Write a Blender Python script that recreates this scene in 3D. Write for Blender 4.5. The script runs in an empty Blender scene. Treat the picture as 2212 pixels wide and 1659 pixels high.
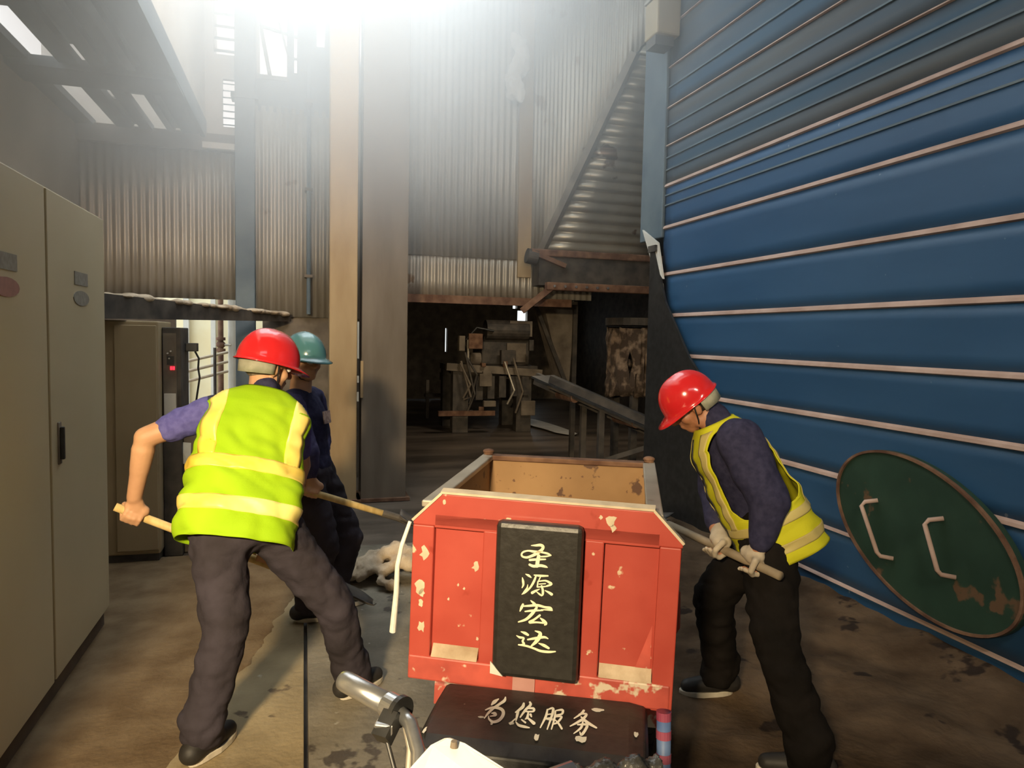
import bpy, bmesh, math, random
from mathutils import Vector, Matrix, noise
random.seed(7)
scene = bpy.context.scene
COL = scene.collection
V = Vector

# ------------------------------------------------------------------ camera
YAW, PITCH, ROLL = math.radians(16.4), math.radians(-3.75), math.radians(1.2)
fwd = V((math.sin(YAW)*math.cos(PITCH), math.cos(YAW)*math.cos(PITCH), math.sin(PITCH)))
rgt = V((math.cos(YAW), -math.sin(YAW), 0)); upv = rgt.cross(fwd)
r2 = rgt*math.cos(ROLL) + upv*math.sin(ROLL); u2 = -rgt*math.sin(ROLL) + upv*math.cos(ROLL)
cam_data = bpy.data.cameras.new('camera'); cam = bpy.data.objects.new('camera', cam_data); COL.objects.link(cam)
cam_data.sensor_width = 36; cam_data.lens = 1534/2212*36; cam_data.clip_start = .05
cam.matrix_world = Matrix(((r2.x, u2.x, -fwd.x, 0), (r2.y, u2.y, -fwd.y, 0), (r2.z, u2.z, -fwd.z, 1.6), (0, 0, 0, 1)))
scene.camera = cam

# ------------------------------------------------------------------ world, daylight, exposure
scene.view_settings.view_transform = 'Standard'; scene.view_settings.look = 'None'
scene.view_settings.exposure = 0.0; scene.view_settings.gamma = 1.0
scene.view_settings.use_curve_mapping = False
scene.cycles.max_bounces = 6; scene.cycles.diffuse_bounces = 3; scene.cycles.glossy_bounces = 3; scene.cycles.volume_bounces = 1; scene.cycles.volume_step_rate = 2.5
world = bpy.data.worlds.new('sky'); scene.world = world; world.use_nodes = True
wb = world.node_tree.nodes['Background']; wb.inputs[0].default_value = (.86, .95, 1, 1); wb.inputs[1].default_value = 2.8

def area(name, loc, target, sx, sy, power, color, spread=180):
    L = bpy.data.lights.new(name, 'AREA'); L.shape = 'RECTANGLE'; L.size = sx; L.size_y = sy
    L.energy = power; L.color = color; L.spread = math.radians(spread)
    o = bpy.data.objects.new(name, L); COL.objects.link(o); o.location = loc
    o.rotation_euler = (V(target)-V(loc)).to_track_quat('-Z', 'Y').to_euler()
    return o
# daylight entering high up: under the roof edge behind the columns
area('clerestory_daylight', (.35, 7.55, 5.42), (.35, 3.5, 4.7), 2.4, .22, 85, (.66, .87, 1.0), 160)
area('roof_daylight', (.25, 5.6, 5.5), (.25, 5.75, 0), 2.6, 2.2, 175, (.64, .86, 1.0), 150)
area('front_haze_fill', (.9, 1.2, 4.75), (-.7, 7.5, 4.4), 2.4, .9, 165, (1.0, .95, .88), 58)  # added fill that lights the haze, no front window is known
# work floodlight behind the photographer and a lamp near the blue wall (their housings are built below)
area('flood_lamp_light', (-1.2, -1.06, 2.42), (-.1, 3.2, .75), 0.32, .22, 74, (1.0, .78, .47), 80)
area('wall_lamp_light', (1.75, .15, 2.72), (3.2, 2.3, 2.2), .5, .10, 15, (1.0, .90, .72), 105)
# added dim fill that brightens the far hall, no lamp known there
area('far_hall_fill', (3.4, 9.4, 3.1), (3.2, 10.6, 0), .5, .3, 42, (1.0, .84, .62))

# ------------------------------------------------------------------ materials
MATS = {}
def mat(name, c1, c2=None, rough=.6, metal=0., scale=6., bump=0., stretch=(1, 1, 1), detail=5, contrast=(.35, .65), spots=None, bscale=None, coat=0):
    """noise-mixed principled material; spots=(colour, scale, threshold) adds stains or chips with a shape of their own"""
    if name in MATS: return MATS[name]
    m = bpy.data.materials.new(name); m.use_nodes = True; nt = m.node_tree; N = nt.nodes; L = nt.links
    b = N['Principled BSDF']; b.inputs['Roughness'].default_value = rough; b.inputs['Metallic'].default_value = metal
    b.inputs['Coat Weight'].default_value = coat
    tc = N.new('ShaderNodeTexCoord'); mp = N.new('ShaderNodeMapping'); mp.inputs['Scale'].default_value = stretch
    L.new(tc.outputs['Object'], mp.inputs[0])
    nz = N.new('ShaderNodeTexNoise'); nz.inputs['Scale'].default_value = scale; nz.inputs['Detail'].default_value = detail
    L.new(mp.outputs[0], nz.inputs['Vector'])
    cr = N.new('ShaderNodeValToRGB'); cr.color_ramp.elements[0].position = contrast[0]; cr.color_ramp.elements[1].position = contrast[1]
    cr.color_ramp.elements[0].color = (*c1, 1); cr.color_ramp.elements[1].color = (*(c2 or c1), 1)
    L.new(nz.outputs['Fac'], cr.inputs[0]); out = cr.outputs[0]
    if spots:
        for k, (sc, ss, th) in enumerate(spots if isinstance(spots, list) else [spots]):
            n2 = N.new('ShaderNodeTexNoise'); n2.inputs['Scale'].default_value = ss; n2.inputs['Detail'].default_value = 4
            ad = N.new('ShaderNodeVectorMath'); ad.operation = 'ADD'; ad.inputs[1].default_value = (3.1+k*5, 7.7, 1.3)
            L.new(tc.outputs['Object'], ad.inputs[0]); L.new(ad.outputs[0], n2.inputs['Vector'])
            r = N.new('ShaderNodeValToRGB'); r.color_ramp.elements[0].position = th; r.color_ramp.elements[1].position = th+.03
            L.new(n2.outputs['Fac'], r.inputs[0])
            mx = N.new('ShaderNodeMix'); mx.data_type = 'RGBA'; mx.inputs[7].default_value = (*sc, 1)
            L.new(r.outputs[0], mx.inputs[0]); L.new(out, mx.inputs[6]); out = mx.outputs[2]
    L.new(out, b.inputs['Base Color'])
    if bump:
        bp = N.new('ShaderNodeBump'); bp.inputs['Strength'].default_value = bump; bp.inputs['Distance'].default_value = .01
        src = nz.outputs['Fac']
        if bscale:
            n3 = N.new('ShaderNodeTexNoise'); n3.inputs['Scale'].default_value = bscale; n3.inputs['Detail'].default_value = 6
            L.new(mp.outputs[0], n3.inputs['Vector']); src = n3.outputs['Fac']
        L.new(src, bp.inputs['Height']); L.new(bp.outputs[0], b.inputs['Normal'])
    if any(k in name for k in ('cloth', 'trousers', 'vest', 'dirt', 'floor_brown', 'hair')): b.inputs['Specular IOR Level'].default_value = .15
    MATS[name] = m; return m
def emit(name, c, s):
    m = bpy.data.materials.new(name); m.use_nodes = True; b = m.node_tree.nodes['Principled BSDF']
    b.inputs['Base Color'].default_value = (*c, 1); b.inputs['Emission Color'].default_value = (*c, 1); b.inputs['Emission Strength'].default_value = s
    return m

concrete = mat('concrete', (.22, .165, .088), (.37, .29, .165), .85, scale=2.2, bump=.6, bscale=30, spots=[((.14, .10, .06), 5, .66), ((.42, .37, .27), 9, .70)])
dirt = mat('dirt', (.055, .034, .019), (.125, .083, .05), .92, scale=3.5, bump=1., bscale=22, spots=((.03, .02, .015), 4, .62))
brown_floor = mat('floor_brown', (.13, .085, .045), (.20, .14, .08), .92, scale=5, bump=.6, bscale=40)
damp = mat('damp_concrete', (.13, .11, .078), (.26, .225, .165), .7, scale=2.6, bump=.6, bscale=26, spots=[((.07, .055, .04), 5, .63), ((.40, .37, .30), 11, .70)])
wet = mat('wet_ground', (.06, .047, .036), (.17, .135, .105), .42, scale=1.2, bump=.5, bscale=9, stretch=(.5, 1.6, 1))
dustgrey = mat('dusty_steel', (.12, .095, .07), (.22, .18, .135), .8, scale=5, bump=.3)
darksteel = mat('dark_steel', (.035, .03, .026), (.09, .075, .06), .65, scale=7, bump=.3)
rust = mat('rust', (.10, .045, .025), (.22, .12, .07), .85, scale=9, bump=.6)
cabm = mat('cabinet_paint', (.46, .39, .25), (.51, .44, .29), .36, scale=1.2)
cabdark = mat('plinth_paint', (.10, .07, .05), (.16, .115, .08), .7, scale=5)
tancab = mat('tan_paint', (.33, .25, .14), (.39, .30, .175), .55, scale=2)
galv = mat('galvanised_sheet', (.30, .265, .21), (.46, .42, .35), .42, .35, scale=1.6, stretch=(2.5, 2.5, .35), spots=((.22, .15, .09), 3, .66))
galv2 = mat('galvanised_underside', (.34, .315, .255), (.50, .465, .38), .34, .5, scale=2, spots=((.17, .11, .07), 3, .66))
blue = mat('blue_paint', (.020, .074, .165), (.032, .096, .20), .5, scale=1.3, stretch=(1, .5, 2), spots=((.14, .20, .28), 14, .73), bump=.12, bscale=3)
blue_dusty = mat('dusty_blue_paint', (.030, .075, .125), (.085, .088, .088), .65, scale=1.6, stretch=(1, .12, 3), bump=.12, bscale=3)
ribm = mat('dusty_ledge', (.40, .27, .22), (.54, .39, .33), .75, scale=4)
bluegrey = mat('blue_grey_paint', (.085, .12, .15), (.14, .18, .20), .6, scale=3)
pillar_tan = mat('tan_column_paint', (.30, .20, .10), (.39, .28, .15), .7, scale=2.5, stretch=(2, 2, .5), bump=.2)
pillar_grey = mat('grey_column_paint', (.12, .093, .066), (.175, .14, .105), .75, scale=2.5, stretch=(2, 2, .4), bump=.2)
plaster = mat('plaster', (.55, .52, .46), (.68, .65, .58), .85, scale=3, bump=.3)
wallpl = mat('wall_plaster', (.36, .33, .27), (.46, .42, .35), .85, scale=1.5, bump=.3)
red = mat('red_paint', (.385, .052, .036), (.45, .072, .050), .42, scale=5, spots=[((.62, .48, .33), 17, .69), ((.33, .04, .025), 7, .66)], coat=.2)
red_worn = mat('worn_red_paint', (.36, .06, .045), (.56, .10, .07), .5, scale=8, spots=[((.60, .50, .38), 11, .585)])
cream = mat('bare_primer', (.62, .52, .38), (.50, .42, .30), .7, scale=20)
ochre = mat('ochre_lining', (.27, .15, .058), (.37, .215, .09), .6, scale=3, spots=[((.10, .045, .022), 11, .62), ((.14, .065, .03), 26, .66)])
vinyl = mat('black_vinyl', (.018, .016, .014), (.026, .024, .021), .42, scale=40, bump=.15)
vinyl_torn = mat('worn_black_vinyl', (.012, .012, .012), (.020, .019, .018), .50, scale=30, bump=.2, spots=((.55, .53, .46), 15, .715))
inkm = mat('cream_print', (.86, .76, .50), (.90, .82, .58), .6, scale=20)
inkw = mat('white_print', (.82, .82, .72), (.88, .88, .80), .6, scale=20)
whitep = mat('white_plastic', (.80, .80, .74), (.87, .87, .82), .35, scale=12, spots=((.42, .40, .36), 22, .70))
chrome = mat('worn_chrome', (.42, .43, .44), (.62, .62, .62), .28, .85, scale=14, stretch=(1, 1, 4))
blackp = mat('black_plastic', (.015, .015, .015), (.03, .03, .03), .45, scale=20)
film = mat('crinkled_film', (.015, .015, .015), (.07, .07, .066), .3, 0, scale=16, bump=1., bscale=24)
wood = mat('shovel_wood', (.50, .34, .12), (.66, .48, .20), .6, scale=6, stretch=(6, 6, 1))
bluetape = mat('blue_tape', (.07, .13, .33), (.14, .22, .42), .5, scale=9)
purpletape = mat('red_purple_tape', (.30, .05, .10), (.38, .10, .16), .5, scale=9)
skin_l = mat('skin_light', (.50, .27, .15), (.60, .34, .19), .55, scale=8)
skin_d = mat('skin_tanned', (.36, .15, .075), (.46, .21, .11), .5, scale=8)
navy = mat('navy_cloth', (.026, .026, .060), (.042, .041, .085), .85, scale=40, bump=.2)
purple = mat('blue_violet_cloth', (.085, .080, .27), (.12, .115, .34), .85, scale=40, bump=.2)
purple_d = mat('dull_violet_cloth', (.045, .042, .10), (.065, .06, .13), .85, scale=40, bump=.2)
trou_l = mat('slate_trousers', (.032, .027, .032), (.050, .043, .056), .88, scale=6, bump=.25, bscale=50)
trou_d = mat('black_trousers', (.006, .005, .0045), (.012, .0095, .0085), .9, scale=6, bump=.2, bscale=50)
lime = mat('lime_vest_mesh', (.28, .48, .008), (.36, .57, .015), .75, scale=3, bump=.1, bscale=160)
limedark = mat('yellow_vest_mesh', (.55, .53, .02), (.64, .62, .03), .8, scale=4, bump=.1, bscale=160, spots=((.26, .19, .05), 7, .64))
refl = mat('yellow_reflective_tape', (.90, .62, .07), (.96, .84, .26), .40, scale=2.5, contrast=(.42, .58))
refl_d = mat('dirty_reflective_tape', (.50, .40, .14), (.62, .52, .20), .5, scale=5)
redhat = mat('red_helmet_shell', (.60, .018, .022), (.66, .026, .028), .16, scale=3, coat=.6)
tealhat = mat('teal_helmet_shell', (.06, .17, .19), (.075, .20, .22), .20, scale=3, coat=.5)
strapm = mat('grey_webbing', (.27, .27, .20), (.36, .35, .27), .8, scale=30)
hairm = mat('dark_hair', (.02, .016, .013), (.05, .04, .032), .7, scale=60, bump=.4)
hairg = mat('greying_hair', (.12, .10, .07), (.25, .21, .15), .75, scale=60, bump=.4)
glove = mat('dusty_glove', (.42, .35, .26), (.55, .47, .36), .85, scale=14, bump=.4)
shoem = mat('black_shoe', (.015, .013, .012), (.03, .027, .025), .6, scale=10)
solem = mat('pale_rubber_sole', (.55, .50, .40), (.66, .60, .50), .7, scale=14)
greenp = mat('green_paint', (.014, .040, .025), (.022, .056, .036), .55, scale=5, spots=[((.13, .075, .04), 5, .63), ((.24, .22, .18), 15, .74)])
paper = mat('paper', (.60, .60, .54), (.68, .68, .62), .8, scale=15)
sandm = mat('pale_rubble', (.34, .25, .16), (.58, .47, .34), .9, scale=9, bump=.6, bscale=40)
ropem = mat('white_rope', (.74, .72, .66), (.84, .82, .76), .7, scale=60)
# ------------------------------------------------------------------ builders
def tag(o, label=None, cat=None, group=None, kind=None):
    if label: o['label'] = label
    if cat: o['category'] = cat
    if group: o['group'] = group
    if kind: o['kind'] = kind
    return o
def empty(name, loc=(0, 0, 0), rz=0, label=None, cat=None, group=None, kind=None, rx=0, ry=0):
    o = bpy.data.objects.new(name, None); COL.objects.link(o); o.location = loc; o.rotation_euler = (rx, ry, rz)
    o.empty_display_size = .1
    return tag(o, label, cat, group, kind)
def link(name, me, m, parent=None, smooth=False, bevel=0, solid=0, sub=0):
    o = bpy.data.objects.new(name, me); COL.objects.link(o)
    if m is not None and not me.materials: me.materials.append(m)
    if parent: o.parent = parent
    if smooth:
        for p in me.polygons: p.use_smooth = True
    if solid:
        s = o.modifiers.new('thickness', 'SOLIDIFY'); s.thickness = abs(solid); s.offset = 1 if solid > 0 else -1
    if bevel:
        b = o.modifiers.new('bevel', 'BEVEL'); b.width = bevel; b.segments = 2; b.limit_method = 'ANGLE'
    if sub:
        s = o.modifiers.new('sub', 'SUBSURF'); s.levels = s.render_levels = sub
    return o
def perp(a):
    a = a.normalized(); t = V((0, 0, 1)) if abs(a.z) < .9 else V((1, 0, 0))
    x = a.cross(t).normalized(); return x, a.cross(x).normalized()
class MB:
    def __init__(s): s.v = []; s.f = []
    def add(s, vs, fs):
        n = len(s.v); s.v += [tuple(p) for p in vs]; s.f += [tuple(i+n for i in f) for f in fs]; return s
    def box(s, x0, x1, y0, y1, z0, z1):
        return s.add([(x, y, z) for x in (x0, x1) for y in (y0, y1) for z in (z0, z1)],
                     [(0, 1, 3, 2), (4, 6, 7, 5), (0, 4, 5, 1), (2, 3, 7, 6), (0, 2, 6, 4), (1, 5, 7, 3)])
    def bar(s, p0, p1, w, h, up=(0, 0, 1)):
        p0, p1 = V(p0), V(p1); a = (p1-p0).normalized(); x = a.cross(V(up))
        x = x.normalized() if x.length > 1e-4 else V((1, 0, 0)); y = x.cross(a).normalized()
        vs = [p+x*sx*w/2+y*sy*h/2 for p in (p0, p1) for sx, sy in ((-1, -1), (1, -1), (1, 1), (-1, 1))]
        return s.add(vs, [(0, 3, 2, 1), (4, 5, 6, 7), (0, 1, 5, 4), (1, 2, 6, 5), (2, 3, 7, 6), (3, 0, 4, 7)])
    def cyl(s, p0, p1, r0, r1=None, n=16):
        p0, p1 = V(p0), V(p1); r1 = r0 if r1 is None else r1; x, y = perp(p1-p0)
        vs = [p+(x*math.cos(k*2*math.pi/n)+y*math.sin(k*2*math.pi/n))*r for p, r in ((p0, r0), (p1, r1)) for k in range(n)]
        return s.add(vs, [(k, (k+1) % n, n+(k+1) % n, n+k) for k in range(n)]+[tuple(range(n))[::-1], tuple(range(n, 2*n))])
    def tube(s, pts, r, n=10):
        pts = [V(p) for p in pts]; rs = r if isinstance(r, (list, tuple)) else [r]*len(pts); vs = []
        x = None
        for i, p in enumerate(pts):
            a = (pts[min(i+1, len(pts)-1)]-pts[max(i-1, 0)]).normalized()
            if x is None: x, y = perp(a)
            else: x = (x-a*x.dot(a)).normalized(); y = a.cross(x)
            vs += [p+(x*math.cos(k*2*math.pi/n)+y*math.sin(k*2*math.pi/n))*rs[i] for k in range(n)]
        fs = [(i*n+k, i*n+(k+1) % n, (i+1)*n+(k+1) % n, (i+1)*n+k) for i in range(len(pts)-1) for k in range(n)]
        m = len(pts)-1
        return s.add(vs, fs+[tuple(range(n))[::-1], tuple(range(m*n, m*n+n))])
    def rc(s, p0, p1, r0, r1, n=14, flat=None):
        """round cone from p0 to p1; flat=(axis, scale) squeezes it along an axis"""
        p0, p1 = V(p0), V(p1); d = p1-p0; L = max(d.length, 1e-5); x, y = perp(d if d.length > 1e-5 else V((0, 0, 1))); a = x.cross(y)
        if d.length > 1e-5 and a.dot(d) < 0: a = -a
        rings = [(-math.cos(k*math.pi/10)*r0, math.sin(k*math.pi/10)*r0, 0) for k in range(0, 6)]+[(math.sin(k*math.pi/10)*r1, math.cos(k*math.pi/10)*r1, 1) for k in range(0, 6)]
        vs = []
        for h, r, e in rings:
            c = (p1 if e else p0)+a*h
            for k in range(n):
                q = (x*math.cos(k*2*math.pi/n)+y*math.sin(k*2*math.pi/n))*max(r, 1e-5)
                vs.append(c+q)
        if flat:
            ax = V(flat[0]).normalized(); mid = (p0+p1)/2; vv = []
            for q in vs:
                t = (q-p0).dot(a)/L; t = min(1, max(0, t)); base = p0+d*t
                w = q-base; vv.append(base+w+ax*(w.dot(ax))*(flat[1]-1))
            vs = vv
        fs = [(i*n+k, i*n+(k+1) % n, (i+1)*n+(k+1) % n, (i+1)*n+k) for i in range(len(rings)-1) for k in range(n)]
        m = len(rings)-1
        return s.add(vs, fs+[tuple(range(n))[::-1], tuple(range(m*n, m*n+n))])
    def ell(s, c, R, U, F, rr, ru, rf, n=18, m=12):
        vs = []; c = V(c)
        for i in range(1, m):
            e = -math.pi/2+math.pi*i/m
            for k in range(n):
                p = 2*math.pi*k/n
                vs.append(c+R*(rr*math.cos(e)*math.cos(p))+F*(rf*math.cos(e)*math.sin(p))+U*(ru*math.sin(e)))
        b = len(vs); vs += [c-U*ru, c+U*ru]
        fs = [(i*n+k, i*n+(k+1) % n, (i+1)*n+(k+1) % n, (i+1)*n+k) for i in range(m-2) for k in range(n)]
        fs += [(b, (k+1) % n, k) for k in range(n)]+[(b+1, (m-2)*n+k, (m-2)*n+(k+1) % n) for k in range(n)]
        return s.add(vs, fs)
    def prism(s, pts, axis, d):
        """extrude a closed 3d outline by the vector axis*d"""
        n = len(pts); a = V(axis)*d
        return s.add([V(p) for p in pts]+[V(p)+a for p in pts], [tuple(range(n))[::-1], tuple(range(n, 2*n))]+[(k, (k+1) % n, n+(k+1) % n, n+k) for k in range(n)])
    def mesh(s, name):
        me = bpy.data.meshes.new(name); me.from_pydata(s.v, [], s.f); me.validate()
        bm = bmesh.new(); bm.from_mesh(me); bmesh.ops.recalc_face_normals(bm, faces=bm.faces); bm.to_mesh(me); bm.free()
        return me
    def build(s, name, m, parent=None, **k): return link(name, s.mesh(name), m, parent, **k)

def remesh(mb, name, voxel, smooth=4, m=None):
    """fuse overlapping closed shapes into one continuous surface"""
    me = mb.mesh(name+'_raw'); o = bpy.data.objects.new(name+'_raw', me); COL.objects.link(o)
    r = o.modifiers.new('r', 'REMESH'); r.mode = 'VOXEL'; r.voxel_size = voxel
    if smooth:
        sm = o.modifiers.new('s', 'SMOOTH'); sm.iterations = smooth; sm.factor = .5
    dg = bpy.context.evaluated_depsgraph_get(); out = bpy.data.meshes.new_from_object(o.evaluated_get(dg))
    out.name = name
    bpy.data.objects.remove(o); bpy.data.meshes.remove(me)
    out.materials.clear()
    if m: out.materials.append(m)
    for p in out.polygons: p.use_smooth = True
    return out
def wrinkle(me, amp, freq, seed=0, squash=(1, 1, 1)):
    bm = bmesh.new(); bm.from_mesh(me); bm.normal_update()
    for v in bm.verts:
        q = V((v.co.x*squash[0], v.co.y*squash[1], v.co.z*squash[2]))*freq+V((seed*3.7, seed*1.9, seed))
        n = noise.noise(q)+.5*noise.noise(q*2.1)
        v.co += v.normal*(amp*(abs(n)*1.6-.5))
    bm.to_mesh(me); bm.free()
def rough(me, amp, freq, seed=0, axis=None):
    for v in me.vertices:
        q = V(v.co)*freq+V((seed, seed*2, seed*3)); d = noise.noise(q)*amp+noise.noise(q*2.7)*amp*.5
        v.co += (V(axis) if axis else V(v.normal))*d
def holed(mb, axis, c0, c1, a0, a1, b0, b1, holes):
    """a slab between c0 and c1 across `axis`, spanning a0..a1 by b0..b1, with rectangular openings"""
    A = sorted({a0, a1, *[h[0] for h in holes], *[h[1] for h in holes]}); B = sorted({b0, b1, *[h[2] for h in holes], *[h[3] for h in holes]})
    A = [x for x in A if a0 <= x <= a1]; B = [x for x in B if b0 <= x <= b1]
    for i in range(len(A)-1):
        for j in range(len(B)-1):
            ma, mbb = (A[i]+A[i+1])/2, (B[j]+B[j+1])/2
            if any(h[0] < ma < h[1] and h[2] < mbb < h[3] for h in holes): continue
            if axis == 'x': mb.box(c0, c1, A[i], A[i+1], B[j], B[j+1])
            if axis == 'y': mb.box(A[i], A[i+1], c0, c1, B[j], B[j+1])
            if axis == 'z': mb.box(A[i], A[i+1], B[j], B[j+1], c0, c1)
    return mb
def corrug(name, o, u, w, width, poly, m, parent, pitch=.076, amp=.010, seg=8):
    """corrugated sheet: waves march along u from origin o; poly(x)->(lo, hi) extent along w"""
    o, u, w = V(o), V(u).normalized(), V(w).normalized(); n = u.cross(w).normalized()
    k = max(2, int(width/pitch*seg)); vs = []; fs = []
    for i in range(k+1):
        x = width*i/k; lo, hi = poly(x); d = n*(amp*math.sin(2*math.pi*x/pitch))
        for j in range(4):
            vs.append(o+u*x+w*(lo+(hi-lo)*j/3)+d)
        if i:
            a = (i-1)*4
            fs += [(a+j, a+4+j, a+5+j, a+1+j) for j in range(3)]
    me = bpy.data.meshes.new(name); me.from_pydata([tuple(v) for v in vs], [], fs)
    return link(name, me, m, parent, smooth=True, solid=.0015)
# ------------------------------------------------------------------ the setting
def struct(name, mb, m, parent=None, **k): return tag(mb.build(name, m, parent, **k), kind=None if parent else 'structure')
floor = struct('floor', MB().box(-6, 7, -3.1, 18.2, -.12, -.03), darksteel)
def ground(name, x0, x1, y0, y1, nx, ny, amp, m, parent, z=0., seed=0, freq=1.6):
    vs = [(x0+(x1-x0)*i/nx, y0+(y1-y0)*j/ny, z) for i in range(nx+1) for j in range(ny+1)]
    vs = [(x, y, z+amp*(noise.noise(V((x*freq, y*freq, seed)))+.4*noise.noise(V((x*freq*3, y*freq*3, seed))))) for x, y, z in vs]
    fs = [(i*(ny+1)+j, (i+1)*(ny+1)+j, (i+1)*(ny+1)+j+1, i*(ny+1)+j+1) for i in range(nx) for j in range(ny)]
    me = bpy.data.meshes.new(name); me.from_pydata(vs, [], fs)
    return link(name, me, m, parent, smooth=True)
# poured concrete slabs with an open joint between them
for x0, x1, y0, y1 in ((-2.12, .004, -3, 2.0), (.021, 1.25, -3, 2.0), (-2.12, .004, 2.012, 5.4), (.021, 1.25, 2.012, 5.4)):
    MB().box(x0, x1, y0, y1, -.03, 0).build('slab', concrete if x1 < .1 else damp, floor, bevel=.004)
ground('wet_floor', -2.12, 6.8, 5.4, 18, 60, 80, .006, wet, floor, -.006)
ground('yard_paving', -6, .72, 8.1, 14, 12, 12, .004, concrete, floor, .002)
dl = ground('dirt_layer', 1.18, 3.165, -1.0, 5.6, 60, 150, .035, dirt, None, .005, 3, 2.6)
tag(dl, 'loose brown dirt trodden over the floor along the blue wall', 'dirt', kind='stuff')
for v in dl.data.vertices:
    if v.co.x < 1.4: v.co.z -= (1.4-v.co.x)*.25
    if v.co.x > 2.75: v.co.z += (v.co.x-2.75)*.16

dd_ = ground('brown_layer', -2.1, .25, 1.2, 5.38, 120, 150, .004, brown_floor, None, .0, 9, 5)  # thin brown layer with a slanting edge beside the cabinets
tag(dd_, 'thin brown layer over the concrete along the foot of the cabinets', 'dirt', kind='stuff')
for v in dd_.data.vertices:
    e = (-.60+.262*(v.co.y-2.79)+.03*noise.noise(V((v.co.x*6, v.co.y*6, 1))))-v.co.x
    v.co.z = min(.010, .004+.03*e)+v.co.z*.3 if e > -.15 else -.06
struct('wall_left', MB().box(-2.3, -2.12, -3.1, 8, 0, 3.6), wallpl)
struct('wall_upper', MB().box(-1.03, -.97, -3.1, 8, 3.72, 5.6), plaster)
struct('wall_front', holed(MB(), 'y', -3.2, -3.0, -2.3, 3.3, 0, 5.7, [(-1.0, 1.6, 4.2, 5.2)]), wallpl)
roof = MB(); holed(roof, 'z', 5.6, 5.7, -1.05, 6.9, -3.2, 8.2, [(-1.0, 1.5, 4.5, 6.7), (-.8, 1.5, 7.2, 7.5)])
struct('ceiling', roof, dustgrey)
struct('trim_upper_roof', MB().box(-2.9, -1.03, -3.1, 8.3, 5.2, 5.3), plaster)

# steel deck over the cabinets: joists with open bays, daylight above
deck = struct('ceiling_deck', MB().box(-2.2, -.97, -3.1, 4.55, 3.62, 3.72), dustgrey)
for x0, x1 in ((-2.16, -1.96), (-1.76, -1.62), (-1.55, -1.44), (-1.30, -1.24), (-1.17, -.96)):
    MB().box(x0, x1, 4.4, 8.0, 3.58, 3.64).build('joist', bluegrey, deck)
for y0, y1 in ((4.45, 4.75), (6.20, 6.62)):
    MB().box(-2.14, -.96, y0, y1, 3.54, 3.62).build('cross_beam', bluegrey, deck)
MB().box(-1.0, -.955, 4.4, 8.0, 3.56, 3.74).build('edge_channel', bluegrey, deck)
for x0, x1, y0, y1 in ((-1.95, -1.74, 4.55, 5.40), (-1.63, -1.24, 4.55, 5.95), (-1.45, -1.15, 6.6, 7.0), (-1.66, -1.53, 7.2, 8.0), (-1.25, -.97, 4.5, 8.0), (-1.45, -1.24, 5.9, 6.3)):
    MB().box(x0, x1, y0, y1, 3.64, 3.66).build('deck_plate', bluegrey, deck)
struct('wall_upper_back', MB().box(-2.9, -1.03, 9.6, 9.7, 3.3, 5.9), plaster)

# back wall: corrugated sheets hung on a frame
wb_ = MB(); holed(wb_, 'y', 8.04, 8.10, -2.2, 1.06, 0, 1.78, [(-1.27, -.42, 0, 1.78), (.555, .625, 1.33, 1.74), (.565, .61, 1.06, 1.14), (.57, .605, .85, .96)])
wall_back = struct('wall_back', wb_, dustgrey)
full = lambda a, b: (lambda x: (a, b))
for k, x0 in enumerate((-2.12, -1.36)):
    corrug('corrugated_sheet', (x0, 8.0-.006*k, 0), (1, 0, 0), (0, 0, 1), .78, full(1.93, 3.44), galv, wall_back)
for k, x0 in enumerate((-.5, .26)):
    corrug('corrugated_sheet', (x0, 8.0-.006*k, 0), (1, 0, 0), (0, 0, 1), .78, full(1.77, 3.95), galv, wall_back)
for k, x0 in enumerate((1.02, 1.78, 2.54)):
    corrug('corrugated_sheet', (x0, 8.0-.005*k, 0), (1, 0, 0), (0, 0, 1), .78, full(2.06, 2.56), galv, wall_back)
    if k < 2: corrug('corrugated_sheet', (x0, 7.985-.005*k, 0), (1, 0, 0), (0, 0, 1), .78, full(2.50, 5.6), galv, wall_back)
MB().box(1.0, 3.05, 7.93, 8.03, 1.97, 2.06).build('bottom_rail', rust, wall_back)
MB().box(-2.12, -.66, 7.92, 8.02, 3.43, 3.60).build('top_rail', dustgrey, wall_back)
MB().box(-.98, -.66, 7.86, 7.99, 3.44, 3.50).build('dusty_sill', plaster, wall_back)
MB().box(2.5, 6.9, 8.06, 8.12, 2.2, 5.6).build('backing_panel', darksteel, wall_back)
up = MB(); holed(up, 'y', 8.0, 8.06, -.66, 1.06, 3.9, 5.6, [(-.45, -.155, 4.26, 5.56), (-.10, -.07, 4.32, 5.56), (.13, .21, 4.62, 5.56), (.575, .60, 4.52, 4.96)])
up.build('upper_panel', bluegrey, wall_back)
up = MB(); holed(up, 'y', 8.0, 8.06, -.98, -.66, 3.6, 5.6, [(-.80, -.68, 3.70, 4.18), (-.88, -.66, 4.42, 5.15)])
up.build('upper_panel', plaster, wall_back)
def louvre(x0, x1, z0, z1, n, lab):
    e = empty('louvre', (x0, 7.99, z0), label=lab, cat='louvre')
    for k in range(n):
        z = (z1-z0)*(k+.5)/n; h = (z1-z0)/n*.36
        MB().prism([(0, 0, z-h), (0, .05, z), (0, .056, z+.006), (0, .006, z-h+.006)], (1, 0, 0), x1-x0).build('slat', bluegrey, e)
louvre(-.88, -.66, 4.42, 5.15, 6, 'pale louvre slats high on the back wall beside the bright window')
louvre(-.80, -.68, 3.70, 4.18, 7, 'small stack of louvre slats just above the corrugated wall sill')
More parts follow.
